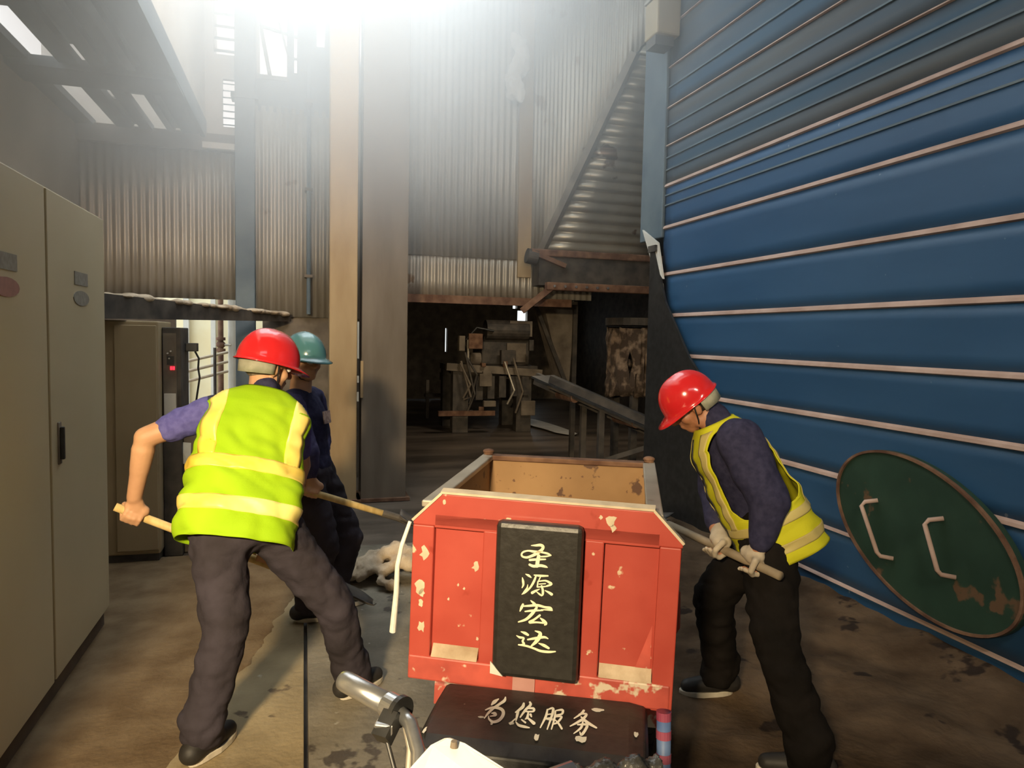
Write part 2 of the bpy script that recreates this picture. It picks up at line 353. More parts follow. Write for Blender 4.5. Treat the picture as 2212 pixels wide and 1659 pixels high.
# bright window with steelwork outside
w1 = struct('window_1', MB().box(-.47, -.44, 7.97, 8.03, 4.24, 5.58), plaster)
MB().box(-.17, -.15, 7.97, 8.03, 4.24, 5.58).build('window_frame', bluegrey, w1)
MB().box(-.47, -.15, 7.97, 8.05, 4.22, 4.26).build('window_sill', dustgrey, w1)

# blue panel wall with pressed ribs
wr = struct('wall_right', MB().box(3.235, 3.32, -3.1, 6.02, -.05, 5.65), darksteel)
ribz = [-.02, .12, .44, .78, 1.14, 1.47, 1.83, 2.21, 2.64, 3.02, 3.38, 3.72, 4.08, 4.45, 4.85, 5.25, 5.62]
for a, b in zip(ribz[:-1], ribz[1:]):
    ny = 48; mbp = MB(); vs = []; fs = []
    for j in range(ny+1):
        y = -3.0+9.0*j/ny
        for k in range(5):
            t = k/4; vs.append((3.2+.0012*math.cos((t-.5)*math.pi*2)+.0015*noise.noise(V((y*.9, a*3, t*2))), y, a+(b-a)*t))
    for j in range(ny):
        fs += [(j*5+k, (j+1)*5+k, (j+1)*5+k+1, j*5+k+1) for k in range(4)]
    me = bpy.data.meshes.new('panel'); me.from_pydata(vs, [], fs); link('panel', me, blue if a < 2.9 else blue_dusty, wr, smooth=True, solid=.02)
    if a > .1:
        dz = .022 if .7 < a < 3.2 else .012
        MB().prism([(3.205, -3, a+dz), (3.184, -3, a+dz*.2), (3.180, -3, a-dz*.6), (3.205, -3, a-dz*1.0)], (0, 1, 0), 9.0-(.35 if a < 1.6 else 0)).build('rib', ribm, wr)
for z in (2.84, 2.93, 3.16, 3.27, 3.55, 3.9): MB().box(3.188, 3.204, -3, 5.98, z-.006, z+.006).build('seam', bluegrey, wr)
for pts in ([(5.98, 2.50), (6.30, 2.66), (6.12, 2.38), (5.86, 2.16)], [(5.88, 2.12), (5.96, 2.16), (5.80, 1.86), (5.70, 1.70)]):
    MB().prism([(3.13, y, z) for y, z in pts], (1, 0, 0), .02).build('torn_flashing', plaster, wr)
MB().box(3.165, 3.20, 5.98, 6.42, 2.55, 5.6).build('corner_trim', bluegrey, wr, bevel=.01)
MB().box(3.17, 3.21, -3, 5.9, -.03, .035).build('base_rail', rust, wr)
for i, (y, z, r) in enumerate(((5.3, .1, 0), (4.3, .09, 0), (3.0, .07, 0))):
    me = MB().box(3.13, 3.175, y-.22, y+.22, z-.09, z-.06).build('bent_flashing', chrome, wr)
# far dark hall seen under the corrugated wall
fh = MB(); holed(fh, 'y', 17.8, 18.0, .7, 6.9, 0, 3.3, [(5.35, 5.62, 1.15, 2.3), (5.22, 5.34, 2.35, 2.8), (3.45, 3.50, 1.2, 1.8)])
struct('wall_far', fh, dustgrey)
struct('wall_side', MB().box(.72, .80, 8.1, 18, 0, 3.3), dustgrey)
struct('wall_hall_right', MB().box(6.8, 6.9, 5.9, 18, 0, 5.6), darksteel)
struct('wall_container_end', MB().box(3.3, 6.9, 5.9, 6.0, 0, 5.65), darksteel)
struct('ceiling_far', MB().box(.72, 6.9, 8.1, 18, 3.2, 3.3), darksteel)
# yard beyond the opening: cream wall, pale door frame
yw = struct('wall_yard', MB().box(-6, .72, 12.6, 12.8, 0, 3.2), mat('cream_render', (.80, .68, .42), (.86, .78, .55), .85, scale=2, bump=.3))
MB().box(-1.86, -1.78, 12.5, 12.62, 0, 2.6).build('door_post', plaster, yw)
MB().box(-1.45, -1.38, 12.5, 12.62, 0, 2.6).build('door_post', plaster, yw)

# ------------------------------------------------------------------ columns, beam, gallery
c1 = empty('column', (.357, 6.95, 0), label='tan painted square column standing behind the workers', cat='column')
MB().box(-.128, .128, -.12, .12, 0, 5.6).build('shaft', pillar_tan, c1, bevel=.012)
MB().box(-.17, .17, -.16, .16, 0, .03).build('base_plate', rust, c1)
c2 = empty('column', (.742, 7.0, 0), label='wide dark grey steel column right of the tan column', cat='column')
MB().box(-.215, .215, -.16, -.13, 0, 5.6).build('flange', pillar_grey, c2, bevel=.006)
MB().box(-.02, .02, -.13, .15, 0, 5.6).build('web', pillar_grey, c2)
MB().box(-.215, .215, .15, .18, 0, 5.6).build('flange', pillar_grey, c2, bevel=.006)
MB().box(-.25, .25, -.2, .22, 0, .03).build('base_plate', rust, c2)
MB().box(-.225, -.20, -.175, -.15, 1.0, 1.35).build('bracket', pillar_tan, c2)
c3 = empty('column', (-.575, 7.9, 0), label='slim blue-grey column against the corrugated wall left of the window', cat='column')
MB().box(-.095, .095, -.09, .06, 0, 5.6).build('shaft', bluegrey, c3, bevel=.01)
MB().box(-.13, .13, -.11, .08, 3.95, 4.0).build('collar', bluegrey, c3)
pp = empty('service_pipe', (.05, 7.86, 1.8), label='thin pale vertical pipe on the corrugated wall left of the tan column', cat='pipe')
MB().tube([(0, 0, 0), (0, 0, 2.6)], .022).build('pipe_run', bluegrey, pp)
for z in (.4, 1.3, 2.2): MB().box(-.04, .04, -.03, .12, z-.015, z+.015).build('clamp', dustgrey, pp)

db = empty('dusty_duct', (-1.2, 4.75, 1.66), label='dust-covered tapering duct running above the tan cabinet to the back wall', cat='duct')
a0, a1 = V((-.28, .1, 0)), V((1.0, 3.2, .06))
sd = (a1-a0).cross(V((0, 0, 1))).normalized()*.16
MB().add([a0-sd, a0+sd, a0+sd+V((0, 0, .17)), a0-sd+V((0, 0, .17)), a1-sd*.5, a1+sd*.5, a1+sd*.5+V((0, 0, .07)), a1-sd*.5+V((0, 0, .07))],
         [(0, 1, 2, 3), (4, 7, 6, 5), (0, 4, 5, 1), (1, 5, 6, 2), (2, 6, 7, 3), (3, 7, 4, 0)]).build('casing', darksteel, db)
dm = MB()
for k in range(26):
    t = (k+.5)/26; p = a0.lerp(a1, t)+V((0, 0, .17-.10*t)); s = sd*(1-.5*t)
    dm.ell(p+s*random.uniform(.3, .9), V((1, 0, 0)), V((0, 0, 1)), V((0, 1, 0)), random.uniform(.04, .10), random.uniform(.015, .035), .12, 10, 6)
tag(link('dust_layer', remesh(dm, 'dust_layer', .02, 3), sandm, db), kind='stuff')

gal = empty('conveyor_gallery', (2.6, 7.8, 2.4), label='steep corrugated conveyor hood slanting up between the back wall and the blue wall', cat='conveyor')
G0 = V((2.6, 7.8, 2.4)); GP = V((2.5, 8.0, 0)); GD = V((.85, -1.55, 0)).normalized()
def zb(s): return 2.60+max(0, s-.27)*1.60 if s < 1.42 else 4.44+(s-1.42)*.8
for k in range(3):
    s0 = -.05+.6*k
    corrug('side_sheet', GP+GD*s0-G0+V((0, 0, 0)), GD, (0, 0, 1), .62, (lambda s0: lambda x: (zb(s0+x), 5.6))(s0), galv, gal, pitch=.06, amp=.007)
for k in range(3):
    vs = []; fs = []; n = 84; sa, sb = .27+.42*k, .27+.42*(k+1)+.02
    for i in range(n+1):
        s = sa+(sb-sa)*i/n; L = GP+GD*s+V((.02, 0, zb(s))); nn = V((-.35, -.75, -.55)).normalized()
        dd = nn*(.045*abs(math.sin(math.pi*(s-.27)/.066))**.8)
        for j in range(5): vs.append(L+V((1.35*j/4, .05*j/4, 0))+dd-G0)
        if i: a = (i-1)*5; fs += [(a+j, a+5+j, a+6+j, a+1+j) for j in range(4)]
    me = bpy.data.meshes.new('hood_sheet'); me.from_pydata([tuple(v) for v in vs], [], fs); link('hood_sheet', me, galv2, gal, smooth=True, solid=.0015)
e0, e1 = GP+GD*.24+V((-.02, -.03, 2.58))-G0, GP+GD*1.46+V((-.02, -.03, 4.47))-G0
MB().bar(e0, e1, .06, .09).build('edge_angle', dustgrey, gal)
MB().bar(GP+GD*-.02+V((-.03, -.05, 2.3))-G0, GP+GD*-.02+V((-.06, -.05, 5.6))-G0, .16, .05, up=(0, 1, 0)).build('corner_post', pillar_tan, gal)
MB().box(-.16, 1.6, -.16, -.02, .12, .20).build('lip_beam', rust, gal, bevel=.015)
MB().box(-.05, 1.6, -.12, .12, -.20, .12).build('housing', darksteel, gal)
MB().box(.02, 1.6, -.22, -.12, -.26, -.17).build('lower_beam', rust, gal, bevel=.01)
MB().bar((.1, -.17, -.22), (-.22, -.05, -.50), .09, .07).build('brace', rust, gal)
MB().cyl((-.20, -.12, .12), (-.08, -.12, .10), .085, n=20).build('roller', darksteel, gal)
MB().bar((-.16, -.14, .16), (.25, -.14, .02), .10, .05).build('gusset', rust, gal)
for k in range(6): MB().cyl((.10+.13*k, -.22, -.215), (.10+.13*k, -.245, -.215), .014, n=8).build('bolt', chrome, gal)
jb = empty('junction_box', (3.06, 5.9, 4.30), label='beige metal box hanging at the top corner of the blue wall', cat='box')
MB().box(-.11, .12, -.12, .12, -.02, .30).build('case', tancab, jb, bevel=.015)
MB().box(-.12, .13, -.13, .13, .30, .33).build('lid', galv, jb, bevel=.006)
MB().box(-.10, .08, -.08, .10, -.10, -.02).build('bracket', darksteel, jb)
MB().box(.12, .15, -.05, .05, .05, .2).build('wall_fixing', darksteel, jb)
rag = MB()
for k in range(16):
    t = k/15; rag.rc((2.26+.07*math.sin(t*5)+.05*t, 7.86, 4.95-.62*t), (2.30+.05*math.cos(t*7), 7.84, 4.90-.62*t), .06+.05*math.sin(t*math.pi), .05, 8)
rm = remesh(rag, 'torn_lagging', .02, 2); wrinkle(rm, .03, 9, 2)
tag(link('torn_lagging', rm, plaster), 'crumpled pale lagging hanging at the upper corner of the corrugated wall', 'cloth')
# ------------------------------------------------------------------ electrical cabinets on the left
CABL = ['beige electrical cabinet nearest the photographer, mostly outside the picture', 'tall beige electrical cabinet at the left edge with red and black name plates',
        'tall beige electrical cabinet beside the worker in the lime vest']
for k, y0 in enumerate((1.56, 2.44, 3.32)):
    e = empty('electrical_cabinet', (-1.0, y0, 0), label=CABL[k], cat='cabinet', group='beige electrical cabinets')
    MB().box(-.6, -.02, 0, .88, .1, 2.18).build('body', cabm, e, bevel=.008)
    MB().box(-.58, -.03, .0, .88, 0, .1).build('plinth', cabdark, e)
    dr = MB().box(-.018, 0, .012, .868, .115, 2.165).build('door', cabm, e, bevel=.004)
    MB().box(-.002, .006, .085, .125, 1.02, 1.20).build('handle_plate', dustgrey, dr, bevel=.003)
    MB().box(.006, .022, .095, .115, 1.04, 1.18).build('handle', blackp, dr, bevel=.004)
    MB().box(0, .003, .36, .56, 1.80, 1.86).build('name_plate', mat('label_grey', (.27, .25, .21), (.20, .18, .15), .6, scale=40), dr)
    pl = MB().prism([(0, .46+.12*math.cos(q*math.pi/8), 1.74+.035*math.sin(q*math.pi/8)) for q in range(16)], (1, 0, 0), .003)
    pl.build('rating_plate', mat('label_red', (.34, .16, .13), (.28, .14, .11), .6, scale=30) if k == 1 else MATS['label_grey'], dr)
k1 = empty('tan_cabinet', (-1.08, 5.3, 0), label='tan cabinet under the dusty duct behind the beige cabinets', cat='cabinet')
MB().box(-.30, .135, 0, .5, .06, 1.66).build('body', tancab, k1, bevel=.01)
MB().box(-.13, .125, -.018, 0, .09, 1.63).build('door', tancab, k1, bevel=.004)
MB().box(-.29, .125, .01, .49, 0, .06).build('plinth', darksteel, k1)
k2 = empty('control_panel', (-.885, 5.42, 0), label='narrow dark control panel with red digital readout', cat='control panel')
MB().box(-.058, .062, 0, .35, 0, 1.62).build('body', darksteel, k2, bevel=.006)
fc = MB().box(-.05, .035, -.012, 0, .9, 1.58).build('fascia', dustgrey, k2)
MB().box(-.025, .02, -.02, -.012, 1.36, 1.42).build('meter', blackp, fc)
for x in (-.004, .012): MB().box(x-.0, x+.012, -.022, -.012, 1.325, 1.35).build('red_digit', emit('red_led', (1, .03, .06), 1.6), fc)
for x, z in ((-.02, 1.44), (.0, 1.455), (-.01, 1.405)): MB().cyl((x, -.012, z), (x, -.024, z), .006, n=8).build('indicator', chrome, fc)
MB().box(-.045, .03, -.02, 0, 1.0, 1.16).build('terminal_cover', plaster, k2)
k3 = empty('low_cabinet', (-.70, 5.5, 0), label='low dark cabinet half hidden by the lime vest, a paper taped on it', cat='cabinet')
MB().box(-.14, .2, 0, .4, 0, 1.0).build('body', dustgrey, k3, bevel=.008)
MB().box(-.12, .18, -.014, 0, .05, .97).build('door', dustgrey, k3)
pb = MB(); pb.add([(-.87, 5.478, .655), (-.775, 5.474, .645), (-.77, 5.476, .80), (-.865, 5.478, .81), (-.82, 5.466, .73)], [(0, 1, 4), (1, 2, 4), (2, 3, 4), (3, 0, 4)])
tag(pb.build('paper_sheet', paper, solid=.001), 'crumpled white paper sheet taped to the low dark cabinet', 'paper')
sb = empty('limit_switch', (-.79, 5.6, 1.36), label='small black box on a bent cable beside the control panel', cat='switch')
MB().box(-.04, .05, 0, .06, .09, .15).build('case', blackp, sb, bevel=.004)
MB().tube([(.03, .03, .09), (.055, .03, .04), (.05, .03, -.03), (.06, .03, -.10), (.02, .05, -.36)], .007).build('cable', blackp, sb)

# ------------------------------------------------------------------ yard: pipes, rails
for x, y, r, lab in ((-1.06, 10.2, .035, 'brown vertical pipe with flanged valve in the yard'), (-.93, 10.3, .05, 'thick pale vertical pipe in the yard, nearest the red helmet'), (-.81, 10.5, .04, 'slim silver vertical pipe in the yard, rightmost of the three')):
    e = empty('yard_pipe', (x, y, 0), label=lab, cat='pipe', group='pipes in the yard')
    MB().cyl((0, 0, 0), (0, 0, 2.6), r).build('pipe_run', rust if r < .038 else (plaster if r > .045 else chrome), e)
    for z in (1.35, 1.5) if r < .038 else (.6,): MB().cyl((0, 0, z-.02), (0, 0, z+.02), r*1.7).build('flange', rust if r < .038 else galv, e)
    if r < .038:
        MB().ell((0, 0, 1.425), V((1, 0, 0)), V((0, 0, 1)), V((0, 1, 0)), .06, .05, .06).build('valve_body', rust, e)
        MB().cyl((.05, -.02, 1.42), (.13, -.03, 1.42), .015).build('valve_stem', galv, e)
rl = empty('handrail', (-1.4, 9.0, 0), label='cream handrail with slanting rails in the yard opening', cat='handrail')
for z in (1.0, 1.12, 1.24): MB().tube([(-.15, 0, z-.06), (.48, .6, z+.1)], .018).build('rail', cream, rl)
for x in (.0, .36): MB().cyl((x, x*.95, 0), (x, x*.95, 1.4), .018).build('post', darksteel, rl)
st = empty('steel_truss', (-.3, 10.5, 3), label='dark lattice steelwork outside the bright high window', cat='truss')
for p, q, w in (((-.35, 0, 3.2), (-.02, 0, 1.4), .05), ((-.15, .2, 3.3), (.25, .2, 1.9), .03), ((-.5, .3, 2.9), (.3, .3, 2.75), .04), ((.12, 0, 2.2), (.0, 0, 1.3), .05), ((.1, .1, 2.4), (.4, .1, 2.38), .03)):
    MB().bar(p, q, w, w).build('brace', dustgrey, st)
MB().box(-.5, .5, .4, .5, .9, 1.95).build('parapet', plaster, st)

# ------------------------------------------------------------------ dark machinery under the back wall
mc = empty('crusher', (3.25, 11.6, 0), label='dark crusher on a steel frame in the gloom under the back wall', cat='machine')
for x, y in ((-.75, 0), (.35, 0), (-.75, .9), (.35, .9)): MB().box(x-.13, x+.13, y-.1, y+.1, 0, 1.02).build('leg', darksteel, mc)
MB().bar((-1.0, -.1, 1.10), (.65, -.1, 1.0), .12, .12).build('front_beam', dustgrey, mc)
MB().box(-.9, .6, -.05, 1.0, 1.02, 1.12).build('platform', darksteel, mc)
MB().box(-.35, .5, .1, .8, 1.12, 1.62).build('housing', darksteel, mc, bevel=.03)
MB().box(.08, .42, .06, .1, 1.18, 1.5).build('inspection_plate', dustgrey, mc)
MB().cyl((-.3, .1, 1.72), (.45, .1, 1.72), .17, n=20).build('rotor_drum', darksteel, mc)
MB().box(.1, .5, -.02, .2, 1.62, 1.88).build('feed_mouth', dustgrey, mc)
MB().cyl((-.62, .1, 1.22), (-.38, .1, 1.22), .11, n=18).build('motor', dustgrey, mc)
MB().tube([(-.6, -.05, 1.2), (-.72, -.12, 1.5), (-.5, -.12, 1.75), (-.2, -.1, 1.7)], .02).build('hose', blackp, mc)
MB().tube([(-.65, -.2, 1.1), (-.66, -.2, 1.55)], .02).build('lever', galv, mc)
for k in range(5): MB().box(-.5+.2*k, -.38+.2*k, -.14, -.06, .55+.02*k, .95).build('guard_plate', darksteel, mc)
MB().box(-1.15, -.2, -.28, -.2, .30, .38).build('skid', rust, mc)
hp = empty('hopper', (3.25, 8.9, -.1+.1), label='inverted triangular steel hopper hanging below the gallery end', cat='hopper')
MB().add([(-.22, 0, 2.05), (.22, 0, 2.1), (.16, 0, .85), (.10, 0, .85), (-.22, .45, 2.05), (.22, .45, 2.1), (.16, .3, .85), (.10, .3, .85)],
         [(0, 1, 2, 3), (4, 7, 6, 5), (0, 4, 5, 1), (1, 5, 6, 2), (2, 6, 7, 3), (3, 7, 4, 0)]).build('chute', dustgrey, hp)
MB().box(.19, .25, -.04, .02, 0, 2.1).build('support_leg', darksteel, hp)
MB().bar((-.36, -.05, 2.05), (.12, -.05, .95), .05, .05).build('edge_bar', darksteel, hp)
MB().box(-.25, .24, -.05, .5, 2.05, 2.09).build('rim', galv, hp)
tk = empty('encrusted_drum', (4.05, 8.2, .9), label='dirt-encrusted brown drum behind the leaning right-hand worker', cat='drum')
tm = MB(); tm.cyl((0, 0, 0), (0, 0, .85), .36, n=40)
bm = bmesh.new(); me = tm.mesh('shell'); bm.from_mesh(me); bmesh.ops.subdivide_edges(bm, edges=bm.edges, cuts=5, use_grid_fill=True); bm.normal_update(); bm.to_mesh(me); bm.free()
rough(me, .06, 9, 4); link('shell', me, mat('crust', (.07, .045, .028), (.30, .21, .14), .95, scale=9, bump=1, bscale=25, contrast=(.45, .62)), tk, smooth=True)
MB().cyl((0, 0, .88), (0, 0, .97), .40, n=28).build('lid', darksteel, tk)
for a in (0, 2.1, 4.2): MB().box(.3*math.cos(a)-.04, .3*math.cos(a)+.04, .3*math.sin(a)-.04, .3*math.sin(a)+.04, -.9, .02).build('leg', darksteel, tk)
cv = empty('belt_conveyor', (2.75, 7.1, 0), label='low inclined belt conveyor with dark side frames behind the cart', cat='conveyor')
for y in (0, .5): MB().bar((-.1, y+.4, 1.12), (1.25, y-1.4, .42), .06, .14).build('side_frame', darksteel, cv)
MB().bar((-.1, .65, 1.16), (1.25, -1.15, .46), .46, .02).build('belt', blackp, cv)
for x, z in ((.1, .95), (.55, .74), (1.0, .52)): MB().cyl((x, .4-(x+.1)*1.33, z), (x, .9-(x+.1)*1.33, z), .05).build('idler', rust, cv)
for x, y, h in ((.30, -.13, .84), (.30, .37, .84), (.9, -.93, .56), (.9, -.43, .56)): MB().box(x-.03, x+.03, y-.03, y+.03, 0, h).build('leg', darksteel, cv)
MB().bar((.02, .25, .1), (.78, -.75, .6), .05, .05).build('brace', darksteel, cv)
sk = empty('rubber_skirt', (3.14, 6.0, 0), label='dark rubber skirt hanging over the far corner of the blue wall', cat='rubber sheet')
MB().prism([(0, .10, 2.45), (0, .02, 2.42), (0, -.22, 1.95), (0, -.66, 1.47), (0, -1.12, 1.12), (0, -1.42, .60), (0, -1.55, .03), (0, .10, .03)], (-1, 0, 0), .02).build('sheet', blackp, sk)
MB().box(-.035, .02, -.02, .12, 2.42, 2.48).build('hanger_bar', darksteel, sk)
pile = MB()
for k in range(30):
    a = random.uniform(0, 6.28); r = random.uniform(0, .55); pile.ell((r*math.cos(a)*1.5, r*math.sin(a)*.8, .02), V((1, 0, 0)), V((0, 0, 1)), V((0, 1, 0)), random.uniform(.1, .25), random.uniform(.08, .32)*(1-r), .2, 10, 6)
pm = remesh(pile, 'spill_heap', .03, 3); rough(pm, .03, 12, 2)
o = link('spill_heap', pm, dirt); o.location = (2.15, 5.6, 0); tag(o, 'dark heap of spilled material below the belt conveyor', 'heap', kind='stuff')
sh = MB(); pts = []  # flat pale shape that paints a patch of light on the floor
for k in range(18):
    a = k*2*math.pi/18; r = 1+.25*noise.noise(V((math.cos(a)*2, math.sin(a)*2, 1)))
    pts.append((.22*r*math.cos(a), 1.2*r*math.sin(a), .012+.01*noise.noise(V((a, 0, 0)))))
sh.prism(pts, (0, 0, -1), .008); o = sh.build('floor_light_patch', mat('painted_light_patch', (.50, .49, .47), (.62, .61, .58), .5, scale=4)); o.location = (4.16, 12.0, .02); o.rotation_euler.z = .08
tag(o, 'pale flat shape painting a patch of light on the dark floor below the crusher', 'light patch')
ld = empty('tool_stand', (2.65, 13.6, 0), label='low pale stand left of the crusher in the dark hall', cat='stand')
for x in (-.35, .0, .3): MB().box(x-.03, x+.03, -.03, .03, 0, .75).build('post', dustgrey, ld)
MB().box(-.4, .35, -.1, .1, .42, .48).build('shelf', dustgrey, ld); MB().box(-.1, .34, -.08, .08, .75, .9).build('box_top', dustgrey, ld)

# ------------------------------------------------------------------ hatch on the blue wall
ht = empty('oval_hatch', (3.135, 2.935, .6), label='dark green oval hatch plate with two handles on the blue wall', cat='hatch')
R0, R1 = .56, .415
def oval(s, x): return [(x, R0*s*math.cos(k*2*math.pi/64)+.5*R1*s*math.sin(k*2*math.pi/64), R1*s*math.sin(k*2*math.pi/64)) for k in range(64)]
MB().prism(oval(1, .03), (-1, 0, 0), .05).build('plate', greenp, ht, bevel=.008)
rm_ = MB()
for k in range(64):
    a, b = k*2*math.pi/64, (k+1)*2*math.pi/64
    rm_.bar((-.022, R0*.985*math.cos(a)+.5*R1*.985*math.sin(a), R1*.985*math.sin(a)), (-.022, R0*.985*math.cos(b)+.5*R1*.985*math.sin(b), R1*.985*math.sin(b)), .014, .022, up=(1, 0, 0))
rm_.build('rim', rust, ht)
for (ya, za), (yb, zb_) in (((.33, .095), (.20, -.165)), ((-.10, .10), (-.19, -.14))):
    MB().tube([(-.02, ya-.05, za+.03), (-.07, ya-.01, za+.015), (-.085, ya, za-.01), (-.085, yb, zb_+.02), (-.07, yb-.01, zb_), (-.02, yb-.05, zb_-.005)], .012).build('handle', ribm, ht, smooth=True)

# ------------------------------------------------------------------ lamps behind the photographer
fl = empty('floodlight', (-1.24, -1.1, 0), label='work floodlight on a tripod stand behind the photographer', cat='floodlight')
MB().cyl((0, -.1, .5), (0, -.1, 2.4), .02).build('pole', darksteel, fl)
for a in (0.5, 2.6, 4.7): MB().bar((0, -.1, .6), (.35*math.cos(a), -.1+.35*math.sin(a), .02), .03, .02).build('leg', darksteel, fl)
MB().box(-.2, .2, -.14, -.05, 2.28, 2.56).build('housing', darksteel, fl, bevel=.01)
hl = empty('tube_lamp', (1.75, .15, 2.76), label='long tube lamp hung from the roof beside the photographer', cat='lamp')
MB().box(-.3, .3, -.06, .06, .02, .08).build('housing', plaster, hl)
for x in (-.25, .25): MB().cyl((x, 0, .08), (x, 0, 2.84), .006, n=6).build('hanger', darksteel, hl)

fl2 = empty('far_hall_fill_housing', (3.4, 9.4, 3.12), label='added housing of the fill light under the far hall roof, hidden by the corrugated wall', cat='lamp')  # unseen, added to go with the far hall fill
MB().box(-.3, .3, -.18, .18, .0, .08).build('housing', plaster, fl2)
random.seed(5)
for k in range(14):
    x, y, z = random.uniform(-.85, .6), random.uniform(-.3, .0), random.uniform(.15, 1.55); a, b_, c_ = [random.uniform(.03, .13) for _ in range(3)]
    MB().box(x-a, x+a, y-b_*.6, y+b_*.6, z-c_, z+c_).build('fitting', random.choice((darksteel, dustgrey, rust)), mc, bevel=.01)
for k in range(6):
    x = random.uniform(-.8, .5); MB().tube([(x, -.25, random.uniform(.2, .6)), (x+.1, -.32, random.uniform(.6, 1.0)), (x-.05, -.22, random.uniform(1.0, 1.4))], .018).build('pipe', random.choice((dustgrey, darksteel, galv)), mc)
# ------------------------------------------------------------------ brush lettering
def catmull(pts, n=6):
    out = []
    for i in range(len(pts)-1):
        p0, p1, p2, p3 = pts[max(i-1, 0)], pts[i], pts[i+1], pts[min(i+2, len(pts)-1)]
        for k in range(n):
            t = k/n; out.append(tuple(.5*((2*b)+(c-a)*t+(2*a-5*b+4*c-d)*t*t+(3*b-a-3*c+d)*t**3) for a, b, c, d in zip(p0, p1, p2, p3)))
    out.append(pts[-1]); return out
def brush(name, strokes, W, H, corners, nrm, m, parent, wscale=1.0):
    """brush strokes (x, y, width) in a W x H drawing laid on the quad `corners` (top-left, top-right, bottom-right, bottom-left)"""
    c = [V(q) for q in corners]; nrm = V(nrm); mb = MB()
    def P(x, y): s, t = x/W, y/H; return c[0]*(1-s)*(1-t)+c[1]*s*(1-t)+c[2]*s*t+c[3]*(1-s)*t
    for si, st in enumerate(strokes):
        q = catmull(st); L = []; R = []; off = nrm*(.0012+.00012*si)
        for i, (x, y, w) in enumerate(q):
            x0, y0, _ = q[max(i-1, 0)]; x1, y1, _ = q[min(i+1, len(q)-1)]
            dx, dy = x1-x0, y1-y0; l = math.hypot(dx, dy) or 1; w = max(w, 4)*wscale/2
            L.append(P(x-dy/l*w, y+dx/l*w)+off); R.append(P(x+dy/l*w, y-dx/l*w)+off)
        x, y, w = q[0]; n = len(q)
        mb.add(L+R, [(i, i+1, n+i+1, n+i) for i in range(n-1)])
        for (x, y, w), (xx, yy, _) in ((q[0], q[1]), (q[-1], q[-2])):
            a = math.atan2(y-yy, x-xx); w = max(w, 4)*wscale/2
            cap = [P(x+w*math.cos(a+b), y+w*math.sin(a+b))+off for b in [(-.5+k/8)*math.pi for k in range(9)]]
            mb.add(cap, [tuple(range(9))])
    o = link(name, mb.mesh(name), m, parent); return o
SHENG = [[(365, 208, 8), (420, 205, 26), (480, 200, 34), (508, 220, 36), (495, 255, 36), (450, 290, 40), (390, 325, 34), (320, 352, 28), (265, 345, 24), (250, 318, 22), (272, 288, 22), (330, 272, 20), (400, 280, 30), (480, 284, 22), (560, 298, 26), (605, 318, 14)],
         [(605, 320, 12), (540, 334, 20), (460, 340, 16)], [(352, 382, 28), (430, 374, 28), (540, 368, 16)], [(458, 330, 40), (446, 400, 46), (440, 450, 44)], [(350, 438, 28), (400, 455, 34), (480, 445, 34), (540, 455, 28), (565, 465, 10)]]
YUAN = [[(305, 555, 10), (340, 570, 28), (370, 592, 14)], [(265, 598, 10), (274, 640, 28), (278, 685, 24), (263, 720, 12)], [(268, 797, 10), (300, 762, 28), (325, 720, 20), (332, 680, 8)],
        [(408, 562, 14), (480, 568, 28), (572, 566, 18)], [(430, 572, 20), (405, 640, 28), (365, 710, 24), (305, 775, 18), (262, 800, 8)], [(482, 585, 14), (464, 625, 14)],
        [(455, 638, 16), (448, 702, 18)], [(458, 635, 14), (540, 624, 20), (585, 640, 28), (616, 664, 28), (560, 690, 20)], [(470, 668, 12), (545, 660, 14)], [(452, 704, 16), (545, 694, 16)],
        [(500, 690, 22), (515, 740, 28), (515, 790, 26), (500, 810, 10)], [(388, 775, 34), (430, 750, 26), (475, 728, 10)], [(438, 758, 8), (478, 790, 22), (505, 806, 14)], [(543, 742, 10), (590, 765, 28), (622, 785, 34)]]
HONG = [[(372, 872, 12), (410, 905, 32), (440, 938, 28)], [(278, 922, 26), (262, 960, 32), (244, 1004, 14)], [(262, 945, 14), (350, 936, 26), (450, 926, 32), (540, 945, 28), (608, 956, 36), (632, 982, 14)], [(632, 982, 14), (560, 977, 16), (498, 976, 8)],
        [(306, 1006, 16), (400, 992, 28), (520, 985, 14)], [(445, 955, 28), (392, 1030, 38), (320, 1100, 32), (228, 1136, 16)], [(484, 1046, 26), (424, 1095, 26), (366, 1132, 36)], [(368, 1137, 30), (450, 1132, 22), (530, 1137, 22)], [(490, 1078, 12), (530, 1110, 38), (556, 1143, 42), (545, 1160, 16)]]
DA = [[(262, 1255, 12), (308, 1270, 34), (345, 1290, 28)], [(208, 1305, 10), (250, 1325, 28), (296, 1330, 20), (282, 1370, 26), (300, 1402, 26), (268, 1416, 22)], [(235, 1415, 18), (330, 1426, 26), (420, 1452, 26), (500, 1480, 30), (600, 1488, 30), (678, 1480, 16)],
      [(345, 1347, 20), (440, 1327, 32), (540, 1310, 30), (588, 1326, 12)], [(432, 1238, 12), (492, 1262, 38), (482, 1312, 48), (442, 1372, 42), (390, 1422, 20)], [(480, 1388, 14), (540, 1410, 36), (597, 1441, 28)]]
WEI = [[(400, 182, 20), (335, 240, 64), (292, 296, 24)], [(512, 140, 20), (498, 205, 50), (420, 275, 44), (330, 350, 42), (250, 440, 40), (192, 532, 14)], [(200, 392, 22), (300, 346, 40), (420, 346, 52), (488, 390, 54), (488, 470, 54), (430, 550, 50), (340, 580, 42), (272, 540, 32), (256, 490, 16)], [(300, 440, 12), (352, 440, 50), (368, 470, 40), (285, 492, 14)]]
